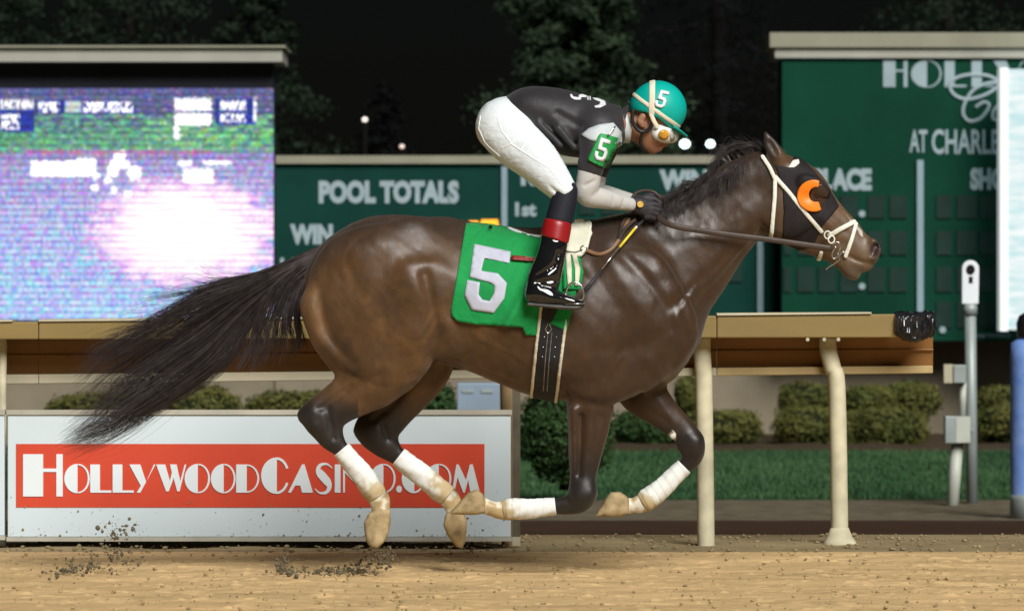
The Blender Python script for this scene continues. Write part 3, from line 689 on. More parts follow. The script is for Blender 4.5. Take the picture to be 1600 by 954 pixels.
def bush(px0, px1, py0, py1, Y, m, label, n=5000, boxy=2.0, size=0.022, deep=None, group=None, cat='bush', lump=0.30):
    a, b = P(px0, py1, Y), P(px1, py0, Y); cx, cz = (a[0] + b[0]) / 2, (a[2] + b[2]) / 2
    rx, rz = (b[0] - a[0]) / 2, (b[2] - a[2]) / 2; ry = deep or rx * 0.8
    root = empty('bush', (cx, Y + ry, a[2]), label, cat, group)
    d = RNG.normal(size=(n, 3)); d /= (np.abs(d) ** boxy).sum(1)[:, None] ** (1 / boxy)
    th = np.arctan2(d[:, 2], d[:, 0] + d[:, 1] * .7); lum = 1 + lump * (fbm(th * 3 + px0, d[:, 1] * 3 + d[:, 0], 3, int(px0) % 97) - .5) * 2
    f = lum * (1 - 0.18 * RNG.random(n) ** 2) * (1 + .10 * (RNG.random(n) > .93))
    C = d * f[:, None] * np.array([rx, ry, rz]) + np.array([cx, Y + ry, cz]); C[:, 2] = np.maximum(C[:, 2], a[2] - .02)
    V, F = leaves(C, d, size); mesh_obj('crown', V, F, m, root)
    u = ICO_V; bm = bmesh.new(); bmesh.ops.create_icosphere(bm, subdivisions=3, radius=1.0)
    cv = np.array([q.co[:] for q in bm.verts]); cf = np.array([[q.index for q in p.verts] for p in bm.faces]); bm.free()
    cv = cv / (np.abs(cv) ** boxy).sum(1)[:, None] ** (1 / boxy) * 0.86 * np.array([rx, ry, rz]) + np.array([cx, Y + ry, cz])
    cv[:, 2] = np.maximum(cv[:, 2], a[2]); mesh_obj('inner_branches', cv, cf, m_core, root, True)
    MB().tube([(cx, Y + ry, a[2] - .08), (cx, Y + ry, cz)], [0.05, 0.03], 8).build('trunk', m_bark, root)
    return root
HG = 'bushes along the tote board wall'
YH = 31.5
bush(1214, 1332, 636, 697, YH, m_leafy, 'low clipped olive hedge, left one below the end of the rail', 5200, 4.0, .022, .35, HG)
bush(1326, 1452, 637, 697, YH + .1, m_leafy, 'low clipped olive hedge, right one below the end of the rail', 5200, 4.0, .022, .35, HG)
bush(1218, 1306, 597, 650, YH + 1.0, m_leafy, 'rounded olive bush behind the clipped hedges, leftmost of three', 3600, 2.6, .022, .3, HG)
bush(1318, 1402, 602, 650, YH + 1.0, m_leafy, 'rounded olive bush behind the clipped hedges, middle of three', 3600, 2.6, .022, .3, HG)
bush(1386, 1474, 596, 652, YH + 1.1, m_leafy, 'rounded olive bush behind the clipped hedges, rightmost of three', 3600, 2.3, .022, .32, HG)
bush(1060, 1190, 642, 700, YH, m_leafy, 'low clipped hedge between the two right hand rail posts', 5200, 3.5, .022, .35, HG)
bush(1055, 1098, 588, 648, YH + 1.1, m_leafy, 'small rounded bush just left of the nearer rail post', 2600, 2.4, .022, .25, HG)
bush(960, 1062, 640, 702, YH, m_leafg, 'dark green clipped bush seen beneath the horse\'s chest', 4200, 3.0, .022, .35, HG)
bush(1524, 1680, 636, 697, YH, m_leafy, 'low clipped hedge beside the blue post', 5200, 3.5, .022, .35, HG)
bush(1530, 1600, 604, 650, YH + 1.0, m_leafy, 'rounded bush behind the hedge beside the blue post', 2600, 2.5, .022, .3, HG)
YG = 13.0
bush(806, 962, 596, 752, YG + 4, m_leafg, 'large dark green shrub between the white board and the galloping legs', 9000, 2.3, .020, .35, HG, lump=.3)
bush(566, 716, 586, 690, YG + 6, m_leafg, 'dark green shrub just above the white board near the hind legs', 6500, 2.4, .020, .35, HG, lump=.3)
bush(250, 372, 606, 690, YG + 9, m_leafy, 'brownish low hedge above the white board under the tail', 5000, 3.0, .020, .3, HG)
bush(60, 252, 616, 690, YG + 9.2, m_leafy, 'brownish low hedge above the white board left of the tail', 6000, 3.0, .020, .3, HG)
bush(376, 566, 612, 690, YG + 8.8, m_leafy, 'olive low hedge above the white board beneath the tail root', 6000, 3.0, .020, .3, HG)

# dark evergreen trees beyond the boards
def conifer(px, top_row, halfw_px, Y, label, n=16000, m=m_leafd, low_row=560, ragged=.35):
    x, _, zt = P(px, top_row, Y); zb = -0.5; wd = halfw_px / sc_at(Y); H = zt - zb
    root = empty('evergreen_tree', (x, Y, zb), label, 'tree', 'dark evergreens beyond the boards')
    MB().tube([(x, Y, zb - .1), (x + .05, Y, zb + H * .5), (x, Y, zt - .1)], [H * .022 + .05, H * .013 + .02, .01], 10).build('trunk', m_bark, root, True)
    Cs, Ns = [], []; limbs = MB(); nb = 70
    per = n // nb
    for i in range(nb):
        t = (i + .5) / nb; z = zb + H * (.12 + .86 * t); L = wd * (1 - t) ** .75 * (0.75 + ragged * random.random() * 1.6) + .12
        a = i * 2.4 + random.random(); dx, dy = math.cos(a), math.sin(a); dr = -.10 - .22 * random.random()
        tip = (x + dx * L, Y + dy * L, z + dr * L)
        limbs.tube([(x, Y, z), tip], [.035 * (1 - t) + .012, .006], 5, cap=False)
        s = RNG.random(per) ** .7; C = np.array([x, Y, z]) + s[:, None] * np.array([dx * L, dy * L, dr * L])
        sp = .16 * L * (1.1 - s * .6)
        C = C + RNG.normal(size=(per, 3)) * sp[:, None] * np.array([1, 1, .55]); C[:, 2] -= .12 * L * s * RNG.random(per)
        Cs.append(C); Ns.append(np.tile([dx * .4, dy * .4, .8], (per, 1)))
    V, F = leaves(np.concatenate(Cs), np.concatenate(Ns), .055, .8); mesh_obj('crown', V, F, m, root)
    tag(limbs.build('limbs', m_bark, root), kind='stuff')
conifer(905, -210, 235, 62, 'tall spruce rising behind the jockey, its leaves coloured lighter as the best lit tree', 60000, m_leafc)
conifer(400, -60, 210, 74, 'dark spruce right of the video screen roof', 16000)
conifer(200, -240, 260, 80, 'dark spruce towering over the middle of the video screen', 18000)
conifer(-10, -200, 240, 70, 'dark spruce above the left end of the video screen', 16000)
conifer(1120, -320, 210, 95, 'black spruce behind the horse\'s ears, in deep dark', 12000, mat('conifer_leaf_unlit', (0.004, 0.005, 0.005), 0.9, 0.05, nscale=1.5, color2=(0.008, 0.010, 0.010)))  # leaves near black, the lack of light put into their colour
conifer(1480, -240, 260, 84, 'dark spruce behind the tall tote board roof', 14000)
conifer(600, 120, 110, 88, 'small dark spruce in the gap left of the jockey', 9000, bpy.data.materials['conifer_leaf_unlit'])

# grass blades on the lawn
def grass():
    n = 60000; D = 38.0 + 11 * RNG.random(n) ** .9; X = RNG.uniform(-1, 1, n) * (800 / FOC * D * 1.25)
    b = np.stack([X, D - CAM_D, gz(D)], 1); h = .02 + .035 * RNG.random(n); an = RNG.random(n) * 6.28
    dx = np.stack([np.cos(an), np.sin(an), 0 * an], 1) * .006; tp = b + np.stack([RNG.normal(size=n) * .012, RNG.normal(size=n) * .012, h], 1)
    V = np.stack([b - dx, b + dx, tp], 1).reshape(-1, 3)
    tag(mesh_obj('grass', V, np.arange(3 * n).reshape(-1, 3), m_grass), 'short green lawn grass beyond the rail', 'grass', kind='stuff')
m_grass = mat('grass_blade', (0.018, 0.062, 0.024), 0.7, 0.2, nscale=0.9, color2=(0.058, 0.120, 0.046))
grass()

# ------------------------------------------------------------------ utility posts, cabinet, blue post, lamps
m_galv = mat('galvanised', (0.28, 0.32, 0.31), 0.5, 0.5, 0.12, nscale=6, metal=0.2)
m_pvc = mat('grey_conduit', (0.42, 0.44, 0.38), 0.5, 0.4, 0.12, nscale=6)
m_eye = mat('dark_lens', (0.01, 0.01, 0.012), 0.2, 0.5, 0.1)
m_head = mat('white_housing', (0.72, 0.76, 0.80), 0.4, 0.4, 0.04, nscale=4)
YP = 17.5; z0 = float(gz(CAM_D + YP)); r_ = 9 / sc_at(YP)
st = empty('timing_eye_post', (P(1518, 780, YP)[0], YP, z0), 'galvanised post with white rounded timing eye head, right of the rail end', 'post')
MB().tube([P(1519, 790, YP), P(1516, 478, YP)], r_, 16).build('pole', m_galv, st, True)
MB().tube([P(1516, 492, YP), P(1516, 474, YP)], r_ * 1.25, 16).build('collar', m_galv, st, True)
hp = [(1503, 475)] + [(1516.5 + 13.5 * math.cos(R(a)), 420 - 13.5 * math.sin(R(a))) for a in range(180, -1, -15)] + [(1529, 475)]
bevel(MB().prism(hp, YP - .05, .10).build('head', m_head, st), .008)
MB().prism([(1516.5 + 7 * math.cos(R(a)), 421 - 8 * math.sin(R(a))) for a in range(0, 360, 30)], YP - .056, .005).build('lens', m_eye, st)
MB().pxbox(1514, 1520, 432, 442, YP - .055, .004).build('latch', m_eye, st)
jb = empty('junction_box_post', (P(1487, 800, YP - .4)[0], YP - .4, z0), 'grey electrical boxes on a leaning conduit beside the timing post', 'utility box')
MB().tube([P(1487, 806, YP - .3), P(1496, 690, YP - .3)], 9.5 / sc_at(YP), 14).build('conduit', m_pvc, jb, True)
MB().tube([P(1504, 652, YP - .3), P(1505, 596, YP - .3)], 5.5 / sc_at(YP), 12).build('upper_conduit', m_pvc, jb, True)
bevel(MB().pxbox(1477, 1516, 650, 692, YP - .42, .14).build('lower_box', m_galv, jb), .006)
MB().pxbox(1494, 1516.5, 650.5, 691, YP - .425, .004).build('box_door', m_pvc, jb)
bevel(MB().pxbox(1490, 1510, 570, 598, YP - .40, .12).build('upper_box', m_galv, jb), .006)
MB().pxbox(1475, 1489.5, 569, 598, YP - .38, .10).build('meter', m_lip, jb)
MB().tube([P(1519, 671, YP - .27), P(1518, 671, YP)], .012, 8).build('bracket', m_galv, jb)
cb = empty('utility_cabinet', P(747, 690, 17.0), 'pale blue grey cabinet above the white board, behind the hind legs', 'cabinet')
m_cab = mat('cabinet_blue_grey', (0.20, 0.26, 0.33), 0.5, 0.4, 0.12, nscale=3)
bevel(MB().pxbox(714, 781, 598, 740, 17.0, .3).build('body', m_cab, cb), .01)
for x in (722, 752): MB().pxbox(x, x + 18, 608, 613, 16.99, .009).build('vent', m_galv, cb)
YB = 15.0; zB = float(gz(CAM_D + YB))
bp_ = empty('padded_post', (P(1606, 805, YB)[0], YB, zB), 'blue wrapped post with a black cap at the right picture edge', 'post')
m_blue = mat('blue_wrap', (0.13, 0.25, 0.60), 0.6, 0.3, nscale=9, color2=(0.22, 0.34, 0.66), bump=0.3, bscale=12)
q = [P(1606, r, YB) for r in (808, 800, 770, 700, 620, 560, 536, 530)]
MB().tube(q, [.10, .13, .125, .13, .128, .13, .125, .08], 20).build('wrap', m_blue, bp_, True)
MB().tube([P(1606, r, YB) for r in (812, 780, 772)], [.135, .128, .128], 20).build('foot_band', m_galv, bp_, True)
MB().tube([P(1607, r, YB) for r in (531, 522, 505, 493, 488)], [.075, .085, .09, .07, .03], 18).build('cap', m_eye, bp_, True)

def lamp(px, py, Y, rpx, e, label):
    m = mat('lamp_glow', (.9, .9, .9), .4, .2, .02, emit=e, estr=1.0); x, _, z = P(px, py, Y); r = rpx / sc_at(Y)
    root = empty('street_lamp', (x, Y, -.5), label, 'lamp', 'distant lamps')
    MB().tube([(x, Y + r * 1.2, -.5), (x, Y + r * 1.2, z - r * .2)], .05, 8).build('pole', m_bark, root)
    bm = bmesh.new(); bmesh.ops.create_uvsphere(bm, u_segments=16, v_segments=10, radius=r)
    v = np.array([q.co[:] for q in bm.verts]) * np.array([1, .6, .85]) + np.array([x, Y, z]); f = [[q.index for q in p.verts] for p in bm.faces]; bm.free()
    mesh_obj('globe', v, f, m, root, True)
lamp(1070, 225, 58, 7.5, (3.2, 4.2, 4.2), 'bright white lamp in the dark just right of the jockey\'s face')
lamp(1110, 225, 58, 6.5, (3.2, 4.2, 4.2), 'bright white lamp nearest the horse\'s ears, second from the jockey')
lamp(570, 187, 70, 4, (1.2, 1.0, .85), 'faint warm lamp in the dark gap, higher of two')
lamp(628, 229, 70, 3.5, (.8, .5, .35), 'faint orange lamp just above the pool totals board roof')

# ================================================================== THE HORSE
horse = empty('horse', P(780, 895, 0), 'dark bay racehorse in full gallop with all four feet off the ground', 'horse')
H = Field()
NY, FY = -0.125, 0.125
# trunk
H.chain([(566, 450, 94, .17), (608, 452, 117, .245), (660, 452, 112, .265), (712, 455, 104, .27), (762, 470, 112, .285), (812, 483, 120, .30), (862, 492, 129, .295), (910, 493, 135, .28), (952, 489, 137, .245), (992, 484, 108, .20)], 0.03, 5, tag='trunk')
# withers and loin ridge
H.chain([(700, 385, 38, .12), (790, 398, 36, .13), (870, 392, 36, .11), (935, 376, 30, .075), (990, 372, 34, .07)], 0.08, 4, tag='trunk')
# shoulder blade and point of shoulder, both sides
for s in (-1, 1):
    H.chain([(955, 400, 40, .05, s * .13), (990, 450, 62, .06, s * .185), (1028, 510, 62, .07, s * .17), (1035, 540, 44, .06, s * .14)], 0.06, 4, tag='trunk')
    H.chain([(1025, 545, 40, .07, s * .12), (975, 575, 52, .075, s * .15), (925, 590, 42, .07, s * .16)], 0.05, 4, tag='trunk')          # upper arm / triceps
    H.chain([(880, 470, 50, .05, s * .245), (905, 530, 58, .05, s * .235)], 0.06, 4, tag='trunk')
    H.chain([(640, 375, 36, .05, s * .16), (600, 420, 60, .07, s * .19), (575, 470, 70, .07, s * .18)], 0.06, 4, tag='trunk')          # croup
# breast
H.chain([(1045, 470, 50, .11), (1050, 515, 40, .12), (1025, 560, 38, .11)], 0.06, 4, tag='trunk')
# neck
H.chain([(985, 455, 108, .165), (1042, 416, 95, .125), (1110, 360, 68, .088), (1163, 315, 57, .075), (1200, 287, 47, .07)], 0.04, 5, tag='neck')
H.chain([(960, 372, 26, .05), (1030, 345, 26, .04), (1100, 308, 24, .035), (1160, 268, 22, .03), (1195, 256, 18, .03)], 0.05, 4, tag='neck')   # crest
for s in (-1, 1):
    H.chain([(1060, 450, 30, .03, s * .10), (1120, 395, 26, .028, s * .072), (1185, 330, 20, .022, s * .058)], 0.03, 4, tag='neck')
# head
H.chain([(1212, 285, 42, .07), (1234, 316, 58, .083), (1262, 332, 47, .078), (1292, 352, 35, .062), (1322, 377, 30, .05), (1344, 396, 30, .05)], 0.02, 5, tag='head')
H.chain([(1222, 272, 30, .065), (1254, 292, 35, .082), (1290, 325, 20, .045), (1330, 358, 13, .03)], 0.03, 4, tag='head')      # forehead and nose bone
H.chain([(1226, 345, 34, .055), (1262, 372, 24, .045), (1300, 392, 18, .036), (1328, 417, 14, .034)], 0.025, 4, tag='head')      # jaw
H.chain([(1322, 414, 12, .034), (1330, 425, 11, .034), (1336, 430, 8, .026)], 0.012, 3, tag='head')                              # chin
for s in (-1, 1):
    H.chain([(1228, 332, 36, .022, s * .07)], 0.03, 1, tag='head')                                                                 # cheek
    H.chain([(1258, 284, 9, .012, s * .092), (1275, 288, 9, .012, s * .092), (1290, 298, 7, .01, s * .082)], 0.02, 3, tag='head')  # brow
    H.chain([(1262, 325, 6, .01, s * .083), (1300, 352, 6, .008, s * .06)], 0.015, 3, tag='head')                                   # face crest
    H.chain([(1364, 378, 7, .014, s * .034), (1370, 390, 7, .014, s * .038), (1366, 402, 7, .012, s * .036)], 0.012, 3, tag='head') # nostril rim
    H.chain([(1368, 385, 6, .020, s * .046), (1364, 396, 5, .016, s * .046)], 0.006, 2, 'sub', tag='head')                      # nostril
    H.chain([(1376, 413, 1.2, .012, s * .05), (1350, 409, 1.2, .012, s * .056), (1322, 395, 1.2, .010, s * .058)], 0.010, 3, 'sub', tag='head')  # lips
    # ears
    yy = s * .045
    H.chain([(1224, 262, 15, .024, yy), (1214, 244, 14, .026, yy * 1.15), (1203, 224, 10, .018, yy * 1.3), (1196, 207, 3, .006, yy * 1.35)], 0.015, 4, tag='ear')
    H.chain([(1212, 240, 5, .012, yy * 1.2 + s * .026), (1203, 222, 4, .010, yy * 1.3 + s * .018)], 0.008, 3, 'sub', tag='ear')
# flank, sheath
H.chain([(668, 470, 62, .06, NY - .10), (690, 520, 40, .05, NY - .07)], 0.06, 3, tag='trunk')
H.chain([(700, 545, 24, .05), (722, 556, 18, .04)], 0.04, 3, tag='trunk')
# near hind
H.chain([(578, 452, 98, .10, NY - .03), (592, 505, 88, .105, NY - .03), (606, 548, 68, .095, NY - .03), (592, 582, 52, .08, NY - .01), (562, 608, 40, .06, NY), (530, 630, 33, .048, NY), (503, 651, 31, .042, NY)], 0.045, 5, tag='nh')
H.chain([(640, 520, 42, .07, NY - .07), (648, 548, 30, .06, NY - .05)], 0.05, 3, tag='nh')                                         # stifle
H.chain([(500, 480, 32, .05, NY - .02), (512, 525, 28, .05, NY - .02), (535, 560, 26, .045, NY)], 0.04, 4, tag='nh')               # hamstring
H.chain([(548, 592, 10, .02, NY), (512, 616, 8, .014, NY), (479, 643, 11, .018, NY), (474, 650, 10, .018, NY)], 0.022, 4, tag='nh')  # tendon to hock
H.chain([(503, 651, 29, .042, NY), (512, 672, 24, .038, NY), (519, 686, 19, .032, NY), (533, 702, 13, .024, NY), (556, 729, 12, .021, NY), (577, 757, 13, .023, NY), (591, 777, 17, .033, NY), (595, 793, 14.5, .031, NY), (594, 806, 16, .034, NY)], 0.018, 5, tag='nh')
# far hind
H.chain([(620, 470, 85, .09, FY), (648, 530, 66, .09, FY), (660, 570, 48, .08, FY), (645, 602, 38, .06, FY), (618, 633, 35, .048, FY), (589, 672, 31, .042, FY)], 0.045, 5, tag='fh')
H.chain([(600, 620, 10, .02, FY), (572, 650, 9, .014, FY), (562, 672, 10, .018, FY)], 0.025, 4, tag='fh')
H.chain([(588, 672, 31, .042, FY), (600, 692, 23, .035, FY), (622, 713, 14, .025, FY), (651, 735, 12.5, .021, FY), (676, 755, 13, .023, FY), (700, 776, 17, .031, FY), (709, 793, 13, .028, FY), (711, 805, 14, .032, FY)], 0.018, 5, tag='fh')
H.chain([(545, 604, 4, .012, NY - .058), (520, 622, 4, .012, NY - .05), (498, 638, 3, .010, NY - .044)], 0.02, 4, 'sub', tag='nh')
H.chain([(512, 640, 3, .010, NY - .046), (516, 662, 3, .010, NY - .042), (522, 684, 3, .010, NY - .036)], 0.02, 4, 'sub', tag='nh')
H.chain([(492, 664, 7, .014, NY - .03)], 0.02, 1, tag='nh')
H.chain([(628, 610, 4, .012, FY - .056), (604, 636, 4, .012, FY - .05), (584, 656, 3, .010, FY - .044)], 0.02, 4, 'sub', tag='fh')
H.chain([(598, 664, 3, .010, FY - .046), (606, 686, 3, .010, FY - .038)], 0.02, 3, 'sub', tag='fh')
H.chain([(918, 770, 8, .014, NY - .034), (905, 776, 7, .012, NY - .034)], 0.015, 2, tag='nf')
H.chain([(1086, 690, 7, .012, FY - .034), (1088, 708, 6, .012, FY - .028)], 0.015, 2, tag='ff')
H.chain([(936, 650, 3, .012, NY - .052), (930, 700, 3, .010, NY - .042), (924, 745, 2.5, .010, NY - .04)], 0.02, 3, 'sub', tag='nf')
# near fore
H.chain([(950, 560, 62, .08, NY), (928, 605, 44, .07, NY - .01), (922, 640, 36, .058, NY), (919, 673, 31.5, .05, NY), (914, 713, 25.5, .042, NY), (911, 744, 21, .04, NY), (910, 770, 22, .042, NY)], 0.04, 5, tag='nf')
H.chain([(912, 768, 21, .042, NY), (905, 782, 19, .038, NY), (885, 789, 15, .03, NY), (866, 791, 12, .024, NY), (832, 794, 11.5, .021, NY), (804, 796, 13, .024, NY), (785, 797, 14.5, .031, NY), (768, 794, 12, .029, NY), (757, 790, 13, .032, NY)], 0.018, 5, tag='nf')
H.chain([(898, 640, 8, .02, NY - .05), (901, 690, 8, .016, NY - .035), (903, 735, 6, .01, NY - .03)], 0.02, 4, tag='nf')
# far fore
H.chain([(990, 570, 52, .08, FY - .02), (1005, 612, 38, .065, FY), (1028, 637, 28, .052, FY), (1050, 657, 23, .044, FY), (1068, 673, 20, .04, FY), (1079, 691, 20.5, .042, FY)], 0.04, 5, tag='ff')
H.chain([(1079, 690, 21, .042, FY), (1083, 706, 18, .038, FY), (1078, 720, 14.5, .03, FY), (1068, 729, 12, .024, FY), (1041, 756, 11.5, .021, FY), (1018, 776, 13, .024, FY), (1004, 785, 15, .031, FY), (990, 789, 12, .027, FY), (979, 790, 13, .03, FY)], 0.018, 5, tag='ff')
H.chain([(1051, 681, 6, .008, FY - .044)], 0.006, 1, tag='ff')
H.chain([(908, 650, 3, .014, NY - .058), (907, 700, 3, .012, NY - .045), (905, 740, 3, .012, NY - .043)], 0.02, 3, 'sub', tag='nf')

def coat(V):
    x, y = to_px(V); n = len(V); Yv = V[:, 1]
    base = np.array([0.078, 0.039, 0.015]); warm = np.array([0.128, 0.065, 0.023]); dark = np.array([0.015, 0.011, 0.0095]); top = np.array([0.030, 0.0185, 0.013])
    c = np.tile(base, (n, 1))
    def mixin(col, f):
        c[:] = c * (1 - f[:, None]) + np.asarray(col)[None] * f[:, None]
    nz = fbm(x * .02 + 5, y * .02 + 40 * Yv, 4, 2)
    mixin(warm, smooth01(.45, .65, nz) * .6)
    mixin((0.17, 0.092, 0.040), smooth01(530, 476, x) * smooth01(400, 460, y) * smooth01(620, 560, y) * .9)         # tan buttock
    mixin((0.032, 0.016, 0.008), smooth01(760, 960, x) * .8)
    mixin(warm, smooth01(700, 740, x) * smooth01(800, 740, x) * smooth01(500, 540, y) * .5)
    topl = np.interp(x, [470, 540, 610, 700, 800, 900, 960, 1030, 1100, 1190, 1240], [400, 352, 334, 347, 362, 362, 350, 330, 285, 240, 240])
    mixin(top, smooth01(70, 8, y - topl) * (x < 1215) * .8)  # shade along the top line put into the coat colour
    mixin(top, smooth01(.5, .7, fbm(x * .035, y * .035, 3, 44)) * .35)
    # black points: legs below knee and hock
    def seg(f, col, cond): mixin(col, f * cond)
    nh = (x < 560) & (y > 585) & (Yv < 0.02); seg(smooth01(600, 640, y + (x - 470) * -.10), dark, nh)
    mixin(dark, smooth01(668, 700, y) * (x < 760))
    fh = (Yv > 0.02) & (x > 540) & (x < 720) & (y > 580); seg(smooth01(610, 668, y), dark, fh)
    nf = (x > 840) & (x < 970) & (y > 640); seg(smooth01(660, 752, y), dark, nf)
    ff = (x > 960) & (y > 595) & (x < 1115); seg(smooth01(640, 690, y), dark, ff)
    # head: dark muzzle front, tan cheek
    hd = (x > 1200) & (y < 450)
    mixin((0.095, 0.052, 0.025), smooth01(1206, 1222, x) * hd * .8); mixin((0.125, 0.078, 0.040), smooth01(1288, 1315, x) * hd * .8)
    mixin((0.045, 0.032, 0.026), smooth01(1352, 1372, x) * hd * .8)
    mixin((0.045, 0.020, 0.020), smooth01(1.15, .85, np.hypot((x - 1367) / 7, (y - 390) / 10)))
    mixin((0.07, 0.055, 0.04), smooth01(404, 420, y) * hd * (x < 1350) * .6)
    mixin((0.50, 0.46, 0.42), smooth01(5, 2.5, np.abs((x - 1309) * .70 - (y - 325) * .72 + 2.5)) * (x > 1302) * (x < 1348) * (np.abs(Yv) < .035) * hd)   # blaze
    mixin((0.03, 0.02, 0.016), smooth01(245, 222, y) * (x < 1232) * (x > 1180) * .7)
    # grey-tan dirt splashed over fetlocks and pasterns
    d = smooth01(756, 782, y + 18 * (fbm(x * .2, y * .2, 3, 7) - .5)) * np.where(Yv < 0, x < 866, x < 1060); mixin((0.42, 0.31, 0.155), d)
    mixin((0.70, 0.67, 0.56), d * smooth01(.36, .54, fbm(x * .09, y * .09, 3, 17)) * .9)
    mixin((.55, .52, .45), (np.hypot((x - 1051) / 6, (y - 681) / 8) < 1).astype(float) * (Yv > 0))
    return c
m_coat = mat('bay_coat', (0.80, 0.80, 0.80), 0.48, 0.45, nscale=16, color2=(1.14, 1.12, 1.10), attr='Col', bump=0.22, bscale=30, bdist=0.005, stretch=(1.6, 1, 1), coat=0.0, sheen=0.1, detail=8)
m_coat.node_tree.nodes['Principled BSDF'].inputs['Coat Roughness'].default_value = 0.35
RELIEF = [   # lines in side view: half width in photo pixels, depth in mm (+ hollow, - ridge)
    ([(664, 430), (676, 485), (682, 525), (670, 558)], 9, 13), ([(636, 420), (652, 480), (654, 530)], 20, -9),
    ([(704, 440), (708, 470)], 34, 9), ([(700, 505), (708, 540)], 8, -8), ([(500, 452), (506, 500), (526, 540), (552, 566)], 8, 11), ([(484, 470), (492, 515), (520, 553)], 9, -8),
    ([(545, 425), (548, 480), (566, 545)], 16, 4), ([(560, 395), (610, 380)], 18, -5),
    ([(918, 425), (906, 490), (890, 555), (882, 605)], 16, 7), ([(962, 392), (1000, 425), (1034, 470), (1050, 512)], 9, 9), ([(950, 402), (985, 455), (1020, 512)], 17, -8),
    ([(1030, 522), (985, 542), (935, 545)], 12, 5), ([(884, 613), (922, 629), (966, 630), (1002, 614)], 7, 12), ([(1062, 468), (1072, 520), (1050, 572)], 8, 7), ([(1012, 560), (1030, 590)], 10, -6),
    ([(1050, 480), (1120, 415), (1188, 350)], 8, 9), ([(1080, 452), (1130, 405)], 9, -5), ([(1030, 372), (1110, 334), (1180, 290)], 12, 5), ([(1020, 420), (1090, 378), (1160, 325)], 18, -6),
    ([(722, 562), (780, 587)], 4, -4), ([(906, 650), (905, 700), (904, 742)], 5, 6), ([(936, 650), (930, 700), (924, 742)], 5, 5), ([(922, 640), (918, 720)], 8, -3),
    ([(592, 586), (546, 611), (505, 637)], 5, 6), ([(644, 600), (602, 646)], 5, 6), ([(1030, 622), (1058, 664)], 6, -4), ([(1015, 640), (1046, 662)], 4, 4),
    ([(596, 515), (566, 565), (538, 598)], 3, -3), ([(972, 556), (944, 598), (927, 640), (920, 700)], 3, -3.5), ([(750, 530), (800, 552), (832, 575)], 3, -3), ([(1090, 445), (1060, 490), (1048, 530)], 3, -3),
    ([(1238, 345), (1268, 362), (1296, 380)], 4, -3), ([(1290, 330), (1325, 362)], 5, 4), ([(1300, 372), (1330, 384)], 5, 4), ([(1376, 413), (1350, 409), (1324, 397)], 3.2, 6), ([(1352, 375), (1356, 395)], 5, 3)] + [([(x, 455), (x - 8, 520), (x - 22, 580)], 7, 2.6) for x in (745, 772, 799, 826)]
def sinew(F, ax):
    X, Z = np.meshgrid(ax[0], ax[2], indexing='ij')
    a, b = X + .55 * Z, Z - .55 * X
    n = .008 * (fbm(a * 9 + 3, b * 5, 3, 51) - .5) + .004 * (fbm(a * 30, b * 16 + 7, 3, 52) - .5)
    k = smooth01(.62, .80, Z) * smooth01(1.12, .95, X) * .9 + .15
    n = n * k
    for pts, w_, dep in RELIEF:
        q = crom(pxz(pts, -.2), 5); d = strip2d(X, Z, [tuple(p) for p in q], 0) * 375 / w_
        n = n - dep * .001 * np.exp(-d * d)
    return F - n[:, None, :]
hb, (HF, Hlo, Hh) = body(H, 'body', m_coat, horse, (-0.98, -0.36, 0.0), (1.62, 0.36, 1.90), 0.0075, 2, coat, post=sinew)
_n, _l = m_coat.node_tree.nodes, m_coat.node_tree.links
_rn = _n.new('ShaderNodeTexNoise'); _rn.inputs['Scale'].default_value = 5.5; _rn.inputs['Detail'].default_value = 7; _rn.inputs['Roughness'].default_value = .65
_rm = _n.new('ShaderNodeMapRange'); _rm.inputs['From Min'].default_value = .35; _rm.inputs['From Max'].default_value = .65; _rm.inputs['To Min'].default_value = .36; _rm.inputs['To Max'].default_value = .56
_tc = _n.new('ShaderNodeTexCoord'); _l.new(_tc.outputs['Object'], _rn.inputs['Vector']); _l.new(_rn.outputs['Fac'], _rm.inputs['Value']); _sx = _n.new('ShaderNodeSeparateXYZ'); _l.new(_tc.outputs['Object'], _sx.inputs[0]); _wx = _n.new('ShaderNodeMapRange'); _wx.inputs['From Min'].default_value = .25; _wx.inputs['From Max'].default_value = .75; _wx.inputs['To Max'].default_value = -.05; _l.new(_sx.outputs['X'], _wx.inputs['Value'])
_ad = _n.new('ShaderNodeMath'); _ad.operation = 'ADD'; _l.new(_rm.outputs['Result'], _ad.inputs[0]); _l.new(_wx.outputs['Result'], _ad.inputs[1]); _l.new(_ad.outputs[0], _n['Principled BSDF'].inputs['Roughness'])
_n['Principled BSDF'].inputs['Specular IOR Level'].default_value = 0.42
HY = YMap(near_y(HF, Hlo, Hh), Hlo, Hh)

# hooves: wall from coronet to sole
m_hoof = mat('hoof_dirty', (0.46, 0.35, 0.19), 0.75, 0.25, nscale=22, color2=(0.20, 0.145, 0.072), bump=0.2, bscale=60)
def hoof(poly, Y, wd=.044, k=.026):
    q = pxz(poly, Y); A = np.array(q); lo = (A[:, 0].min() - .02, Y - wd - .02, A[:, 1].min() - .02); hi = (A[:, 0].max() + .02, Y + wd + .02, A[:, 1].max() + .02)
    h = .004; ax = [np.arange(lo[i], hi[i], h) for i in range(3)]; X, Z = np.meshgrid(ax[0], ax[2], indexing='ij')
    a = np.broadcast_to(poly2d(X, Z, q)[:, None, :], (len(ax[0]), len(ax[1]), len(ax[2]))); b = np.abs(ax[1] - Y)[None, :, None] - wd + 0 * a
    hh = np.maximum(k - np.abs(a - b), 0) / k; F = np.maximum(a, b) + hh * hh * k * .25 - .001
    V, Q = surface(F.astype(np.float32), np.array(lo), h); V = relax(V, Q, 3)
    mesh_obj('hoof', V, Q, m_hoof, horse, True)
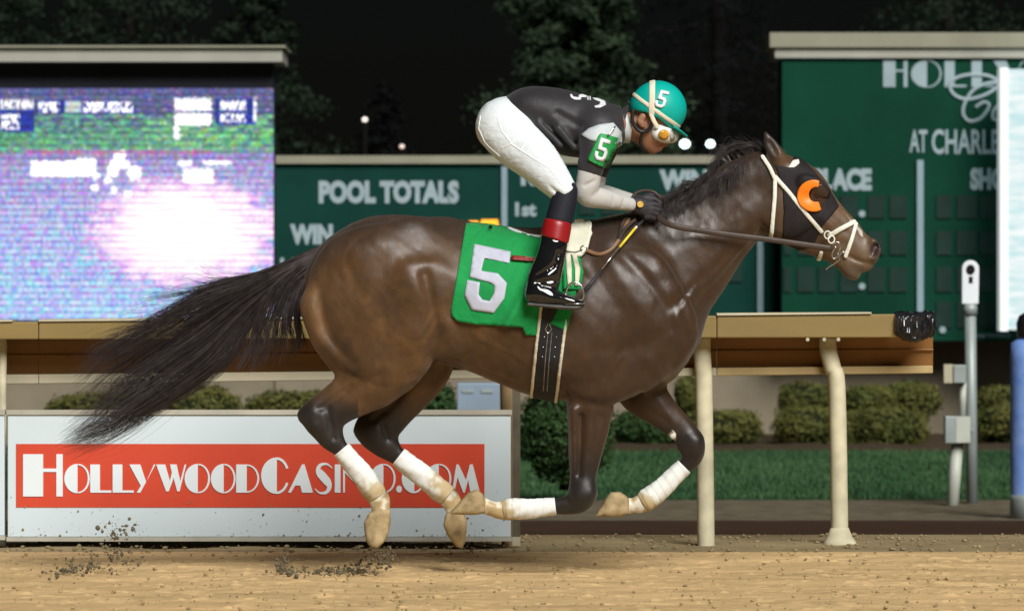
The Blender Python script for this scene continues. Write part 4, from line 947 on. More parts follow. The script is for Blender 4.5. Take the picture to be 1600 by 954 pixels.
hoof([(610, 796), (610, 815), (607, 832), (600, 846), (590, 856), (580, 855), (573, 845), (570, 830), (569, 816), (576, 802), (590, 793)], NY)
hoof([(723, 798), (729, 812), (729, 828), (727, 845), (722, 856), (713, 853), (700, 836), (693, 820), (696, 804), (708, 793)], FY)
hoof([(759, 783), (758, 800), (745, 803), (724, 803), (704, 802), (710, 793), (720, 782), (732, 769), (746, 764), (755, 772)], NY)
hoof([(983, 780), (982, 802), (968, 806), (948, 806), (930, 806), (938, 793), (945, 780), (954, 769), (968, 768), (978, 774)], FY)

# eye
m_eyeb = mat('horse_eye', (0.012, 0.007, 0.005), 0.08, 0.7, 0.2)
for s in (-1, 1):
    bm = bmesh.new(); bmesh.ops.create_uvsphere(bm, u_segments=20, v_segments=12, radius=.020)
    v = np.array([q.co[:] for q in bm.verts]) + np.array(P(1276, 303, s * .078)); f = [[q.index for q in p.verts] for p in bm.faces]; bm.free()
    mesh_obj('eye', v, f, m_eyeb, horse, True)

# hair: strands interpolated between guide curves
def strands(name, m, parent, guides, n, r0=.0011, seg=14, ysp=.05, wild=.012, lenj=.25, clump=14, seed=1, weight=None):
    rg = np.random.default_rng(seed); G = np.array([crom(g, max(2, 2 * seg // (len(g) - 1)))[np.linspace(0, (len(g) - 1) * max(2, 2 * seg // (len(g) - 1)), seg).astype(int)] for g in guides], float)
    k = len(G); u = rg.random(n) * (k - 1) if weight is None else np.interp(rg.random(n), np.linspace(0, 1, len(weight)), weight) * (k - 1)
    cl = rg.random(clump * k) * (k - 1); ci = np.abs(u[:, None] - cl[None]).argmin(1); u2 = cl[ci]
    cph = rg.random((clump * k, 6)) * 6.28; camp = rg.normal(size=(clump * k, 2))
    L = 1 - lenj * rg.random(n) ** 1.5; yo = rg.normal(size=n); px = np.zeros((n, seg, 2)); T = np.linspace(0, 1, seg)
    tt = T[None] * L[:, None]
    uu = u[:, None] * (1 - .55 * tt) + u2[:, None] * (.55 * tt); i0 = np.clip(uu.astype(int), 0, k - 2); fr = uu - i0
    pos = tt * (seg - 1); j0 = np.clip(pos.astype(int), 0, seg - 2); fj = (pos - j0)[..., None]
    def at(i): return G[i, j0] * (1 - fj) + G[i, j0 + 1] * fj
    q = at(i0) * (1 - fr[..., None]) + at(i0 + 1) * fr[..., None]
    s = 375.0
    X = (q[..., 0] - 800) / s; Z = CAM_Z - (q[..., 1] - ROW0) / s
    wv = tt ** 1.4
    ph = cph[ci]; X = X + wv * (.010 * np.sin(tt * 7 + ph[:, 0:1]) + wild * rg.normal(size=(n, 1)) * tt)
    Z = Z + wv * (.012 * np.sin(tt * 6 + ph[:, 1:2]) + .012 * camp[ci, 0][:, None] * tt + wild * rg.normal(size=(n, 1)))
    Yc = (.35 * yo[:, None] + .65 * camp[ci, 1][:, None] * tt) * ysp * (.35 + tt) + q[..., 2] + .008 * np.sin(tt * 8 + ph[:, 2:3])
    r3 = rg.normal(size=(n, 4)); X = X + wild * .5 * r3[:, 0:1] * np.sin(tt * 5 + 6 * r3[:, 1:2]) * tt; Z = Z + wild * .8 * r3[:, 2:3] * np.sin(tt * 6 + 6 * r3[:, 3:4]) * tt
    C = np.stack([X, Yc, Z], -1); d = np.gradient(C, axis=1); d /= np.linalg.norm(d, axis=-1, keepdims=True) + 1e-9
    e1 = np.cross(d, [0, 1, 0]); e1 /= np.linalg.norm(e1, axis=-1, keepdims=True) + 1e-9; e2 = np.cross(d, e1)
    rad = (r0 * (.6 + .8 * rg.random(n)))[:, None] * (1 - .75 * T[None] ** 2); rad = rad[..., None]
    V = np.stack([C + e1 * rad * math.cos(a) + e2 * rad * math.sin(a) for a in (0, 2.094, 4.189)], 2)      # n, seg, 3, 3
    idx = (np.arange(n)[:, None] * seg + np.arange(seg - 1)[None])[..., None] * 3
    Q = np.concatenate([np.stack([idx[..., 0] + a, idx[..., 0] + b, idx[..., 0] + 3 + b, idx[..., 0] + 3 + a], -1).reshape(-1, 4) for a, b in ((0, 1), (1, 2), (2, 0))])
    return mesh_obj(name, V.reshape(-1, 3), Q, m, parent, True)
m_hair = mat('horse_hair', (0.020, 0.015, 0.015), 0.5, 0.4, nscale=30, color2=(0.060, 0.046, 0.046))
tail_g = [[(490, 394, 0), (440, 413, 0), (385, 434, 0), (325, 444, 0), (285, 470, 0), (235, 499, 0), (180, 520, 0), (118, 552, 0)],
          [(489, 398, 0), (436, 422, 0), (378, 446, 0), (305, 478, 0), (245, 512, 0), (190, 545, 0), (150, 575, 0), (132, 596, 0)],
          [(487, 404, 0), (434, 434, 0), (375, 472, 0), (310, 525, 0), (250, 568, 0), (195, 612, 0), (150, 655, 0), (108, 690, 0)],
          [(486, 410, 0), (436, 444, 0), (385, 495, 0), (340, 556, 0), (285, 600, 0), (225, 640, 0), (165, 674, 0), (102, 694, 0)],
          [(484, 416, 0), (440, 450, 0), (398, 495, 0), (372, 545, 0), (325, 588, 0), (262, 624, 0), (195, 662, 0), (112, 693, 0)]]
tail = strands('tail', m_hair, horse, tail_g, 3300, .0009, 26, .06, .030, .85, 9, 3, weight=[0, .2, .38, .5, .6, .7, .8, .9, 1])
tail_s = [[(486, 404, -.01), (446, 428, -.02), (414, 462, -.02), (394, 505, -.02), (380, 545, 0), (362, 578, 0)],
          [(485, 408, -.01), (452, 432, -.02), (428, 466, -.02), (412, 505, -.02), (404, 540, 0), (392, 572, 0)],
          [(482, 424, -.02), (460, 448, -.03), (445, 480, -.03), (438, 510, -.03), (432, 540, -.02), (420, 570, 0)],
          [(480, 428, -.02), (468, 455, -.04), (460, 485, -.04), (458, 510, -.04), (462, 530, -.03), (455, 552, -.02)],
          [(479, 430, -.03), (474, 455, -.05), (470, 480, -.05), (472, 505, -.05), (476, 525, -.05), (477, 536, -.05)]]
strands('tail_skirt', m_hair, horse, tail_s, 1100, .0012, 12, .03, .010, .6, 5, 5)
tail_w = [[(430, 418, 0), (380, 430, 0), (345, 425, 0), (325, 405, 0), (310, 398, 0)], [(420, 420, 0), (360, 436, 0), (310, 448, 0), (270, 452, 0), (235, 470, 0)], [(400, 428, 0), (330, 446, 0), (270, 466, 0), (215, 468, 0), (205, 490, 0)], [(300, 480, 0), (230, 512, 0), (170, 540, 0), (135, 560, 0), (115, 590, 0)], [(300, 540, 0), (230, 590, 0), (180, 630, 0), (140, 660, 0), (108, 668, 0)]]
strands('tail_wisps', m_hair, horse, tail_w, 150, .0008, 12, .04, .02, .5, 6, 8)
TD = Field(); TD.chain([(500, 402, 18, .035), (470, 412, 15, .03), (430, 428, 11, .024), (385, 448, 6, .014)], 0.02, 4)
body(TD, 'tail_dock', m_hair, horse, P(360, 480, 0)[0:1] + (-.1,) + P(360, 480, 0)[2:], P(530, 370, 0)[0:1] + (.1,) + P(530, 370, 0)[2:], .006, 2)
# mane: blown back along the crest and fallen against the neck
mane_g = [[(1000, 338, .0), (1000, 330, -.05), (1005, 340, -.08), (1000, 352, -.10)],
          [(1040, 327, .0), (1030, 320, -.04), (1024, 324, -.07), (1026, 340, -.10)],
          [(1075, 308, .0), (1064, 298, -.03), (1050, 302, -.06), (1040, 322, -.09)],
          [(1100, 293, .0), (1088, 286, -.03), (1072, 290, -.06), (1056, 312, -.09)],
          [(1120, 279, .0), (1110, 268, -.02), (1098, 282, -.05), (1090, 304, -.08)],
          [(1140, 262, .0), (1128, 242, -.01), (1114, 252, -.04), (1106, 282, -.07)],
          [(1160, 252, .0), (1148, 232, -.01), (1128, 234, -.03), (1114, 252, -.04)],
          [(1180, 246, .0), (1170, 230, -.01), (1148, 226, -.02), (1130, 240, -.03)],
          [(1198, 242, .0), (1188, 228, -.01), (1172, 226, -.02), (1156, 232, -.03)]]
strands('mane', m_hair, horse, mane_g, 1100, .0010, 12, .022, .013, .7, 5, 11)
mane_c = [[(x, y + 4, -.01), (x - 8, y + 6, -.05), (x - 14, y + 22, -.075), (x - 20, y + 44, -.09)] for x, y in ((1000, 336), (1040, 322), (1075, 302), (1105, 286), (1130, 268), (1150, 256), (1172, 246))]
strands('mane_underlayer', m_hair, horse, mane_c, 1300, .0015, 9, .012, .016, .6, 4, 12)
fore_g = [[(1206, 240, .0), (1214, 232, -.02), (1228, 240, -.03), (1236, 250, -.035)], [(1202, 242, 0), (1190, 226, -.01), (1178, 220, -.01), (1172, 212, -.01)]]
strands('forelock', m_hair, horse, fore_g, 60, .0009, 8, .02, .008, .4, 4, 13)

# ------------------------------------------------------------------ leg bandages, one on each leg
m_band = mat('bandage', (0.92, 0.92, 0.92), 0.75, 0.2, nscale=40, color2=(1.0, 1.0, 1.0), attr='Col', bump=0.25, bscale=120, bdist=0.002)
def bandage(nodes, Y, label, axis_dirt):
    q = crom([(*P(x, y, Y), r / sc_at(Y)) for x, y, r in nodes], 14); n = 28; V = []; T = []
    for i, p in enumerate(q):
        t = i / (len(q) - 1); a = q[min(i + 1, len(q) - 1)][:3] - q[max(i - 1, 0)][:3]; a /= np.linalg.norm(a)
        e1 = np.array([0, 1., 0]) - a * a[1]; e1 /= np.linalg.norm(e1); e2 = np.cross(a, e1)
        for k in range(n):
            th = 2 * math.pi * k / n; w_ = (t * 7 + k / n) % 1.0; rr = p[3] * (1 + .045 * w_) * (.90 if i == 0 else 1 - .16 * max(0, (t - .9) / .1))
            rr *= 1 + .03 * math.sin(5 * th + 11 * t); V.append(p[:3] + e1 * rr * .92 * math.cos(th) + e2 * rr * math.sin(th)); T.append(t)
    F = [(i * n + k, i * n + (k + 1) % n, (i + 1) * n + (k + 1) % n, (i + 1) * n + k) for i in range(len(q) - 1) for k in range(n)]
    V = np.array(V); T = np.array(T); x, y = to_px(V)
    side = axis_dirt[0] * (x - nodes[len(nodes) // 2][0]) + axis_dirt[1] * (y - nodes[len(nodes) // 2][1])
    f = smooth01(.66, .98, T + .009 * side + .55 * (fbm(x * .12, y * .12, 4, 31) - .5))
    c = np.tile([0.74, 0.76, 0.74], (len(V), 1)) * (1 - f[:, None]) + np.array([0.42, 0.31, 0.15]) * f[:, None]
    f2 = smooth01(.2, .7, T) * .15; c = c * (1 - f2[:, None]) + np.array([.66, .64, .50]) * f2[:, None]
    o = mesh_obj('leg_bandage', V, F, m_band, None, True, c)
    md = o.modifiers.new('thick', 'SOLIDIFY'); md.thickness = .004; md.offset = -1
    tag(o, label, 'bandage', 'white leg bandages')
bandage([(533, 702, 14.8), (544, 715, 15.6), (556, 729, 16.6), (568, 744, 17), (578, 758, 17.5), (590, 776, 18)], NY, 'white bandage on the rearmost hind leg, below the black hock', (.3, .3))
bandage([(622, 713, 15.6), (636, 724, 16.5), (651, 735, 17), (665, 747, 17), (678, 757, 17), (699, 775, 18.8)], FY, 'white bandage on the far hind leg, dirt along its front', (.7, -.6))
bandage([(868, 790, 13.4), (850, 792, 14), (832, 794, 15), (815, 794, 16), (800, 795, 16.5), (786, 797, 16)], NY, 'white bandage on the folded near foreleg, lying almost level', (-.3, .6))
bandage([(1069, 728, 13.6), (1056, 741, 14.2), (1041, 756, 15), (1028, 767, 16), (1016, 777, 17), (1004, 785, 17)], FY, 'white bandage on the leading far foreleg, slanting down to the left', (0, .9))

# ------------------------------------------------------------------ saddle cloth, girth, saddle
m_cloth = mat('green_cloth', (0.008, 0.26, 0.062), 0.75, 0.2, 0.14, nscale=6, bump=0.5, bscale=7, bdist=0.03, sheen=0.1)
m_num = mat('silver_cloth', (0.46, 0.48, 0.58), 0.6, 0.3, 0.08, nscale=14, bump=0.12, bscale=16, bdist=0.01)
cl_poly = [(728, 349), (760, 352), (794, 357), (842, 372), (905, 374), (910, 390), (903, 440), (894, 484), (885, 517), (862, 506), (840, 524), (821, 523), (817, 511), (784, 509), (749, 507), (716, 502), (706, 494), (705, 482), (716, 420)]
def hang_map():
    Y = HY.Y.copy(); nx, nz = Y.shape; Z = np.where(np.isnan(Y), 1.0, Y)
    for k in range(nz - 2, -1, -1):       # cloth hangs straight down from the widest point above
        Z[:, k] = np.where(Z[:, k + 1] < .9, np.minimum(Z[:, k], Z[:, k + 1] + .0006), Z[:, k])
    for _ in range(8): Z[1:-1] = (Z[:-2] + 2 * Z[1:-1] + Z[2:]) / 4
    return YMap(np.where(Z > .5, np.nan, Z), HY.lo, HY.h)
HANG = hang_map()
def fold(px, py):
    f = .007 * np.sin((px - 700) * .085 + (py - 350) * .035) * smooth01(380, 500, py)
    f += .022 * np.exp(-((px - 812 + (py - 470) * .55) / 8.0) ** 2) * smooth01(430, 500, py) + .012 * np.exp(-((px - 838 + (py - 470) * .5) / 8.0) ** 2) * smooth01(440, 500, py)
    return f + .004 * fbm(px * .05, py * .05, 3, 61)
def cloth_y(px, py, off):
    X = (px - 800) / 375; Z = CAM_Z - (py - ROW0) / 375
    for _ in range(2):
        y = HANG(X, Z, -.02); s = FOC / (CAM_D + y); X = (px - 800) / s; Z = CAM_Z - (py - ROW0) / s
    return np.stack([X, y - off - fold(px, py), Z], -1)
def drape(name, poly, off, m, parent, cuts=4, thick=.004, yfun=None):
    bm = bmesh.new(); vs = [bm.verts.new((x, y, 0)) for x, y in poly]; f = bm.faces.new(vs); f.normal_update()
    bmesh.ops.triangulate(bm, faces=[f])
    for _ in range(cuts):
        long_ = [e for e in bm.edges if e.calc_length() > 7]
        if not long_: break
        bmesh.ops.subdivide_edges(bm, edges=long_, cuts=1, use_grid_fill=False); bm.normal_update(); bmesh.ops.triangulate(bm, faces=bm.faces)
    bm.verts.index_update(); A = np.array([v.co[:2] for v in bm.verts]); F = [tuple(v.index for v in p.verts) for p in bm.faces]; bm.free()
    V = (yfun or cloth_y)(A[:, 0], A[:, 1], off)
    o = mesh_obj(name, V, F, m, parent, True)
    bm = bmesh.new(); bm.from_mesh(o.data); bmesh.ops.recalc_face_normals(bm, faces=bm.faces)
    if sum(f.normal.y for f in bm.faces) > 0: bmesh.ops.reverse_faces(bm, faces=bm.faces)
    bm.to_mesh(o.data); bm.free()
    md = o.modifiers.new('thick', 'SOLIDIFY'); md.thickness = thick; md.offset = 1
    return o
cloth = empty('saddle_cloth', P(800, 420, -.3), 'green saddle cloth with large silver number 5, under the jockey\'s boot', 'saddle cloth')
drape('cloth', cl_poly, .006, m_cloth, cloth, 9, .003)
far = drape('far_flap', cl_poly, .006, m_cloth, cloth, 5, .005); far.scale = (1, -1, 1); far.location.y = -2 * cloth.location.y * 0
far.matrix_parent_inverse = Matrix.Identity(4); far.matrix_world = Matrix.Scale(-1, 4, (0, 1, 0))
# over the back
bk = []
for i, px in enumerate(np.linspace(728, 906, 24)):
    py = np.interp(px, [728, 760, 794, 842, 905], [349, 352, 357, 372, 374]); a = cloth_y(np.array([px]), np.array([py + 1.0]), .008)[0]
    for j in range(9):
        t = j / 8 * 2 - 1; bk.append((a[0], -a[1] * t if False else abs(a[1]) * t, a[2] + .012 * (1 - t * t)))
mesh_obj('back_strip', bk, [(i * 9 + j, (i + 1) * 9 + j, (i + 1) * 9 + j + 1, i * 9 + j + 1) for i in range(23) for j in range(8)], m_cloth, cloth, True).modifiers.new('thick', 'SOLIDIFY').thickness = .005
num5 = [(741, 381), (798, 393), (796, 411), (757, 403), (752, 423), (778, 427), (792, 442), (788, 466), (771, 489), (737, 484), (726, 462), (730, 437), (750, 441), (748, 460), (754, 468), (765, 470), (772, 458), (773, 446), (766, 441), (734, 433)]
drape('number', num5, .0125, m_num, cloth, 9, .0012)

sad = empty('racing_saddle', P(880, 400, -.2), 'small white racing saddle with cream pad and black elastic girth', 'saddle')
m_cream = mat('cream_pad', (0.66, 0.65, 0.52), 0.6, 0.3, 0.08, nscale=8, bump=0.1, bscale=14)
m_girth = mat('girth_black', (0.018, 0.019, 0.022), 0.65, 0.3, 0.2, nscale=20, bump=0.15, bscale=90)
m_piping = mat('girth_piping', (0.62, 0.58, 0.46), 0.6, 0.3, 0.1, nscale=10)
m_steel = mat('steel', (0.55, 0.56, 0.57), 0.22, 0.6, 0.08, metal=0.95)
m_rleather = mat('red_leather', (0.24, 0.022, 0.018), 0.5, 0.4, 0.15, nscale=8)
m_brown = mat('brown_leather', (0.045, 0.030, 0.022), 0.5, 0.4, 0.25, nscale=12, bump=0.1, bscale=60)
m_tanl = mat('tan_leather', (0.20, 0.105, 0.05), 0.5, 0.4, 0.25, nscale=12)
gl = [(846, 470), (843, 500), (838, 540), (834, 580), (831, 616), (829, 640)]; gr = [(886, 470), (882, 517), (879, 540), (874, 580), (870, 620), (868, 640)]
shell(H, 'girth', m_girth, sad, gl + gr[::-1], off=.010, h=.006, Y=-.24, tags=('trunk', 'nf'))
m_stitch = mat('girth_stitch', (0.22, 0.21, 0.20), 0.5, 0.4, 0.2)
for pts in ([(856, 520), (852, 560), (849, 612)], [(862, 520), (858, 560), (855, 612)]): shell(H, 'girth_webbing', m_stitch, sad, pts, 1.8, .0125, .0035, -.24, ('trunk', 'nf'), (-.36, 0))
for x, y in ((850, 526), (869, 526), (848, 542), (867, 542), (847, 557), (866, 557)): shell(H, 'girth_stud', m_steel, sad, [(x, y), (x + .5, y)], 3.0, .0135, .003, -.28, ('trunk', 'nf'), (-.36, 0))
shell(H, 'girth_buckle', m_steel, sad, [(856, 505), (852, 514), (856, 522), (862, 514), (858, 505)], 1.8, .0135, .0035, -.28, ('trunk', 'nf'), (-.36, 0))
shell(H, 'girth_edge', m_piping, sad, gl, 5, .014, .005, -.24, ('trunk', 'nf'))
shell(H, 'girth_edge', m_piping, sad, [(884, 500)] + gr[1:], 5, .014, .005, -.24, ('trunk', 'nf'))

# saddle tree, pad, stirrups
SD = Field(); SD.chain([(795, 357, 3.2, .03, -.05), (810, 363, 4, .07, -.05), (832, 369, 4.2, .10, -.04), (870, 370, 5, .11, -.02), (900, 360, 6, .08), (912, 350, 6, .05)], 0.01, 5)
body(SD, 'seat', mat('saddle_white', (0.72, 0.74, 0.76), 0.4, 0.4, 0.06), sad, (-.05, -.18, 1.30), (.36, .16, 1.50), .005, 2)
def side_y(px, py, off):      # lies against the horse, or hangs clear of it
    X = (px - 800) / 375; Z = CAM_Z - (py - ROW0) / 375
    for _ in range(2):
        y = HANG(X, Z, -.05); s = FOC / (CAM_D + y); X = (px - 800) / s; Z = CAM_Z - (py - ROW0) / s
    return np.stack([X, y - off + 0 * px, Z], -1)
drape('shoulder_pad', [(893, 350), (900, 341), (914, 343), (925, 352), (923, 372), (918, 392), (908, 402), (895, 402), (884, 395), (886, 372)], .020, m_cream, sad, 6, .014, side_y)
drape('leather_strap', [(884, 396), (891, 396), (893, 420), (893, 446), (887, 446), (885, 420)], .030, m_piping, sad, 5, .004, side_y)
drape('leather_strap', [(893, 396), (900, 396), (906, 420), (904, 446), (898, 446), (898, 420)], .032, m_piping, sad, 5, .004, side_y)
drape('strap_backing', [(880, 394), (904, 398), (911, 425), (906, 452), (880, 452)], .022, m_cloth, sad, 5, .004, side_y)
drape('cloth_strap', [(799, 400), (840, 402), (840, 409), (799, 406)], .022, m_rleather, sad, 6, .004, cloth_y)
mb = MB(); q = []
for a in np.linspace(0, 2 * math.pi, 25): q.append(P(898 + 14 * math.cos(a), 460 + 19 * math.sin(a) * (1 if math.sin(a) < 0 else .75), -.375 - .0 * math.cos(a)))
mb.tube(q, .005, 8, cap=False).build('stirrup', m_steel, sad, True)
MB().tube([P(882, 475, -.40), P(914, 474, -.40)], [(.028, .004), (.028, .004)], 10).build('stirrup_tread', m_steel, sad, True)
for (x, y, r) in ((912, 389, 5),): MB().tube([P(x + r * math.cos(a), y + r * math.sin(a), -.315) for a in np.linspace(0, 6.283, 16)], .0035, 6, cap=False).build('dee_ring', m_steel, sad, True)
MB().tube(crom([P(x, y, Y) for x, y, Y in ((884, 392, -.345), (898, 394, -.345), (910, 390, -.335))], 5), .003, 6).build('girth_billet', m_brown, sad, True)

yk = empty('yoke_strap', P(950, 400, -.25), 'tan leather neck strap running from the saddle ring to the withers', 'strap')
def ribbon(name, pts, wpx, m, parent, thick=.004, sub=8, n=8):
    q = crom([P(*p) for p in pts], sub); r = wpx / 2 / 375
    return MB().tube(q, [(thick / 2 * 1.2, r)] * len(q), n, up=(0, 1, 0)).build(name, m, parent, True)
def on_horse(pts, off=.012):
    out = []
    for x, y in pts:
        X, _, Z = P(x, y, -.2); yy = float(HY(np.array([X]), np.array([Z]), -.06)[0]); out.append((x, y, yy - off))
    return out
ribbon('strap', on_horse([(914, 390), (935, 397), (953, 391), (966, 376), (975, 358), (984, 340)]), 6, m_tanl, yk)

# ================================================================== THE JOCKEY
jock = empty('person', P(858, 475, -.3), 'jockey in black jersey, white breeches and teal helmet, crouched over the galloping horse', 'person')
m_skin = mat('skin', (0.30, 0.145, 0.085), 0.5, 0.4, 0.08, nscale=14, bump=0.05, bscale=60)
m_jersey = mat('jersey_black', (0.022, 0.020, 0.024), 0.55, 0.4, 0.2, nscale=5, bump=0.4, bscale=9, bdist=0.02, sheen=0.12)
m_breech = mat('breeches_white', (0.70, 0.76, 0.79), 0.6, 0.3, 0.03, nscale=5, bump=0.5, bscale=13, bdist=0.02, stretch=(1, 1, 1.8))
m_sleeve = mat('sleeve_grey', (0.46, 0.45, 0.43), 0.6, 0.3, 0.06, nscale=6, bump=0.3, bscale=14, bdist=0.012)
m_yoke = mat('yoke_silver', (0.50, 0.55, 0.57), 0.5, 0.35, 0.08, nscale=6, bump=0.2, bscale=12)
m_glove = mat('glove_black', (0.030, 0.027, 0.032), 0.6, 0.3, 0.2, nscale=20, bump=0.2, bscale=50)
m_boot = mat('boot_patent', (0.008, 0.008, 0.009), 0.10, 0.6, 0.2, nscale=10, bump=0.25, bscale=13, bdist=0.012, coat=0.6)
m_legging = mat('legging_black', (0.010, 0.011, 0.018), 0.7, 0.25, 0.15, nscale=10)
m_cuff = mat('cuff_red', (0.26, 0.008, 0.010), 0.35, 0.45, 0.1, nscale=8)
m_teal = mat('helmet_teal', (0.0, 0.37, 0.31), 0.48, 0.35, 0.06, nscale=6, bump=0.06, bscale=12)
m_strapw = mat('strap_cream', (0.72, 0.66, 0.52), 0.6, 0.3, 0.08, nscale=20)
m_pad = mat('harness_black', (0.012, 0.012, 0.013), 0.4, 0.4, 0.2)

B = Field()
# head facing right and down
B.chain([(1020, 164, 34, .068), (1026, 178, 36, .07), (1020, 198, 30, .064)], 0.02, 4, tag='head')
B.chain([(1008, 200, 24, .056), (1014, 218, 19, .046), (1020, 227, 13, .032)], 0.02, 4, tag='head')                  # jaw
B.chain([(1044, 198, 9, .045), (1046, 206, 8, .035)], 0.015, 2, tag='head')                                         # brow
B.chain([(1040, 210, 6, .010), (1041, 219, 5, .011), (1041, 225, 4.5, .014)], 0.010, 3, tag='head')                # nose
B.chain([(1034, 229, 4.5, .020), (1030, 233, 4.2, .019)], 0.008, 2, tag='head')                                    # lips
B.chain([(1020, 234, 6.5, .018)], 0.012, 1, tag='head')                                                            # chin
B.chain([(1040, 231, 1.0, .022), (1031, 230.5, 1.0, .022)], 0.004, 2, 'sub', tag='head')
for s in (-1, 1):
    B.chain([(1028, 214, 9, .018, s * .04)], 0.02, 1, tag='head')                                                   # cheekbone
    B.chain([(1005, 181, 6, .008, s * .075), (1001, 189, 6.5, .008, s * .077), (1004, 197, 4, .007, s * .073)], 0.006, 3, tag='head')   # ear
    B.chain([(1003, 188, 3, .008, s * .088)], 0.004, 1, 'sub', tag='head')
B.chain([(1006, 196, 22, .052), (985, 198, 21, .056), (962, 196, 24, .07)], 0.025, 4, tag='head')                   # neck
# trunk and limbs under the clothes
B.chain([(790, 192, 32, .12), (850, 178, 32, .12), (910, 190, 36, .14), (958, 195, 22, .13)], 0.03, 4)
for s in (-1, 1):
    dx, dy = (0, 0) if s < 0 else (9, -3)
    B.chain([(935 + dx, 208 + dy, 20, .045, s * .165), (925 + dx, 240 + dy, 15, .04, s * .19), (920 + dx, 275 + dy, 13, .035, s * .19), (917 + dx, 300 + dy, 12, .034, s * .18), (950 + dx, 312 + dy, 10, .028, s * .15), (988 + dx, 319 + dy, 7.5, .022, s * .11), (1000 + dx, 322 + dy, 9, .018, s * .10)], 0.02, 4)
    B.chain([(788, 200, 32, .07, s * .08), (838, 250, 26, .065, s * .19), (882, 300, 13, .036, s * .275), (872, 350, 13, .032, s * .315), (858, 415, 11, .026, s * .348), (848, 450, 9, .022, s * .365), (868, 466, 6, .022, s * .375), (893, 471, 4, .02, s * .38)], 0.02, 4)
body(B, 'body', m_skin, jock, (-.18, -.44, 1.04), (.75, .44, 2.08), .0065, 2)

# breeches
BR = Field()
BR.chain([(786, 194, 42, .12), (800, 186, 36, .125), (820, 182, 30, .12)], 0.03, 4)
for s in (-1, 1):
    BR.chain([(784, 197, 42, .085, s * .085), (806, 222, 40, .085, s * .13), (838, 250, 35, .08, s * .195), (866, 281, 26.5, .068, s * .255), (884, 303, 20, .06, s * .28)], 0.025, 4)
    # wrinkles behind the knee and at the hip
    for a in ([(868, 268, 1.6, .012, s * .318), (888, 276, 1.6, .012, s * .31)], [(860, 292, 1.6, .012, s * .326), (882, 310, 1.6, .012, s * .33)]):
        BR.chain(a, 0.012, 3, 'sub')
def knee_cut(F, ax):
    X, Z = np.meshgrid(ax[0], ax[2], indexing='ij'); a, b = pxz([(869, 318), (902, 290)], -.28)
    d = np.array(b) - a; nrm = np.array([d[1], -d[0]]) / np.hypot(*d); D = (X - a[0]) * nrm[0] + (Z - a[1]) * nrm[1]
    return np.maximum(F, D[:, None, :])
body(BR, 'breeches', m_breech, jock, (-.20, -.40, 1.48), (.32, .40, 2.02), .0055, 2, post=knee_cut)

m_seam = mat('seam_white', (0.86, 0.90, 0.92), 0.5, 0.3, 0.02)
for pts in ([(781, 163), (777, 182), (784, 205), (800, 226), (830, 246), (858, 264), (878, 290)], [(784, 232), (806, 220), (826, 207)], [(750, 180), (747, 200), (758, 224), (780, 244)], [(812, 236), (822, 222), (838, 209)]):
    shell(BR, 'seam', m_seam, jock, pts, 2.6, .0022, .0032, -.2, None, (-.36, -.01), 1)
# jersey with dark upper sleeves
JE = Field()
JE.chain([(808, 168, 24, .125), (830, 170, 35, .15), (864, 182, 45, .165), (892, 194, 50, .175), (928, 200, 45, .18), (958, 195, 31, .15), (972, 188, 24, .10)], 0.03, 5)
for s in (-1, 1):
    dx, dy = (0, 0) if s < 0 else (10, -2)
    JE.chain([(938 + dx, 200 + dy, 34, .065, s * .15), (932 + dx, 225 + dy, 28, .055, s * .19), (925 + dx, 250 + dy, 22.5, .05, s * .20), (922 + dx, 268 + dy, 19.5, .048, s * .195)], 0.03, 4, tag='sleeve')
for a in ([(832, 200, 1.8, .02, -.14), (858, 225, 1.8, .02, -.14), (880, 245, 1.6, .02, -.13)], [(850, 195, 1.8, .02, -.165), (888, 222, 1.8, .02, -.18), (900, 240, 1.6, .02, -.17)], [(870, 176, 1.6, .02, -.185), (905, 196, 1.6, .02, -.2)]):
    JE.chain(a, 0.03, 4, 'sub')
for a in ([(840, 192, 4, .012, -.15), (876, 228, 4, .012, -.155)], [(872, 200, 4, .012, -.175), (898, 232, 4, .012, -.17)]): JE.chain(a, 0.03, 3)
def je_cut(F, ax):
    X, Z = np.meshgrid(ax[0], ax[2], indexing='ij'); a, b = pxz([(940, 277), (902, 266)], -.19)
    d = np.array(b) - a; nrm = np.array([-d[1], d[0]]) / np.hypot(*d); D = (X - a[0]) * nrm[0] + (Z - a[1]) * nrm[1]
    a2, b2 = pxz([(969, 160), (978, 222)], 0); d = np.array(b2) - a2; nrm = np.array([-d[1], d[0]]) / np.hypot(*d); D2 = (X - a2[0]) * nrm[0] + (Z - a2[1]) * nrm[1]
    D = np.where(X > pxz([(897, 0)])[0][0], D, -1)
    return np.maximum(np.maximum(F, D[:, None, :]), D2[:, None, :])
_jo, (JF, Jlo, Jh) = body(JE, 'jersey', m_jersey, jock, (-.05, -.30, 1.60), (.56, .30, 2.08), .0055, 2, post=je_cut)
JY = YMap(near_y(JF, Jlo, Jh), Jlo, Jh)
def jer_y(ym):
    def f(px, py, off):
        X = (px - 800) / 378; Z = CAM_Z - (py - ROW0) / 378
        for _ in range(2):
            y = ym(X, Z, -.15); s = FOC / (CAM_D + y); X = (px - 800) / s; Z = CAM_Z - (py - ROW0) / s
        return np.stack([X, y - off, Z], -1)
    return f
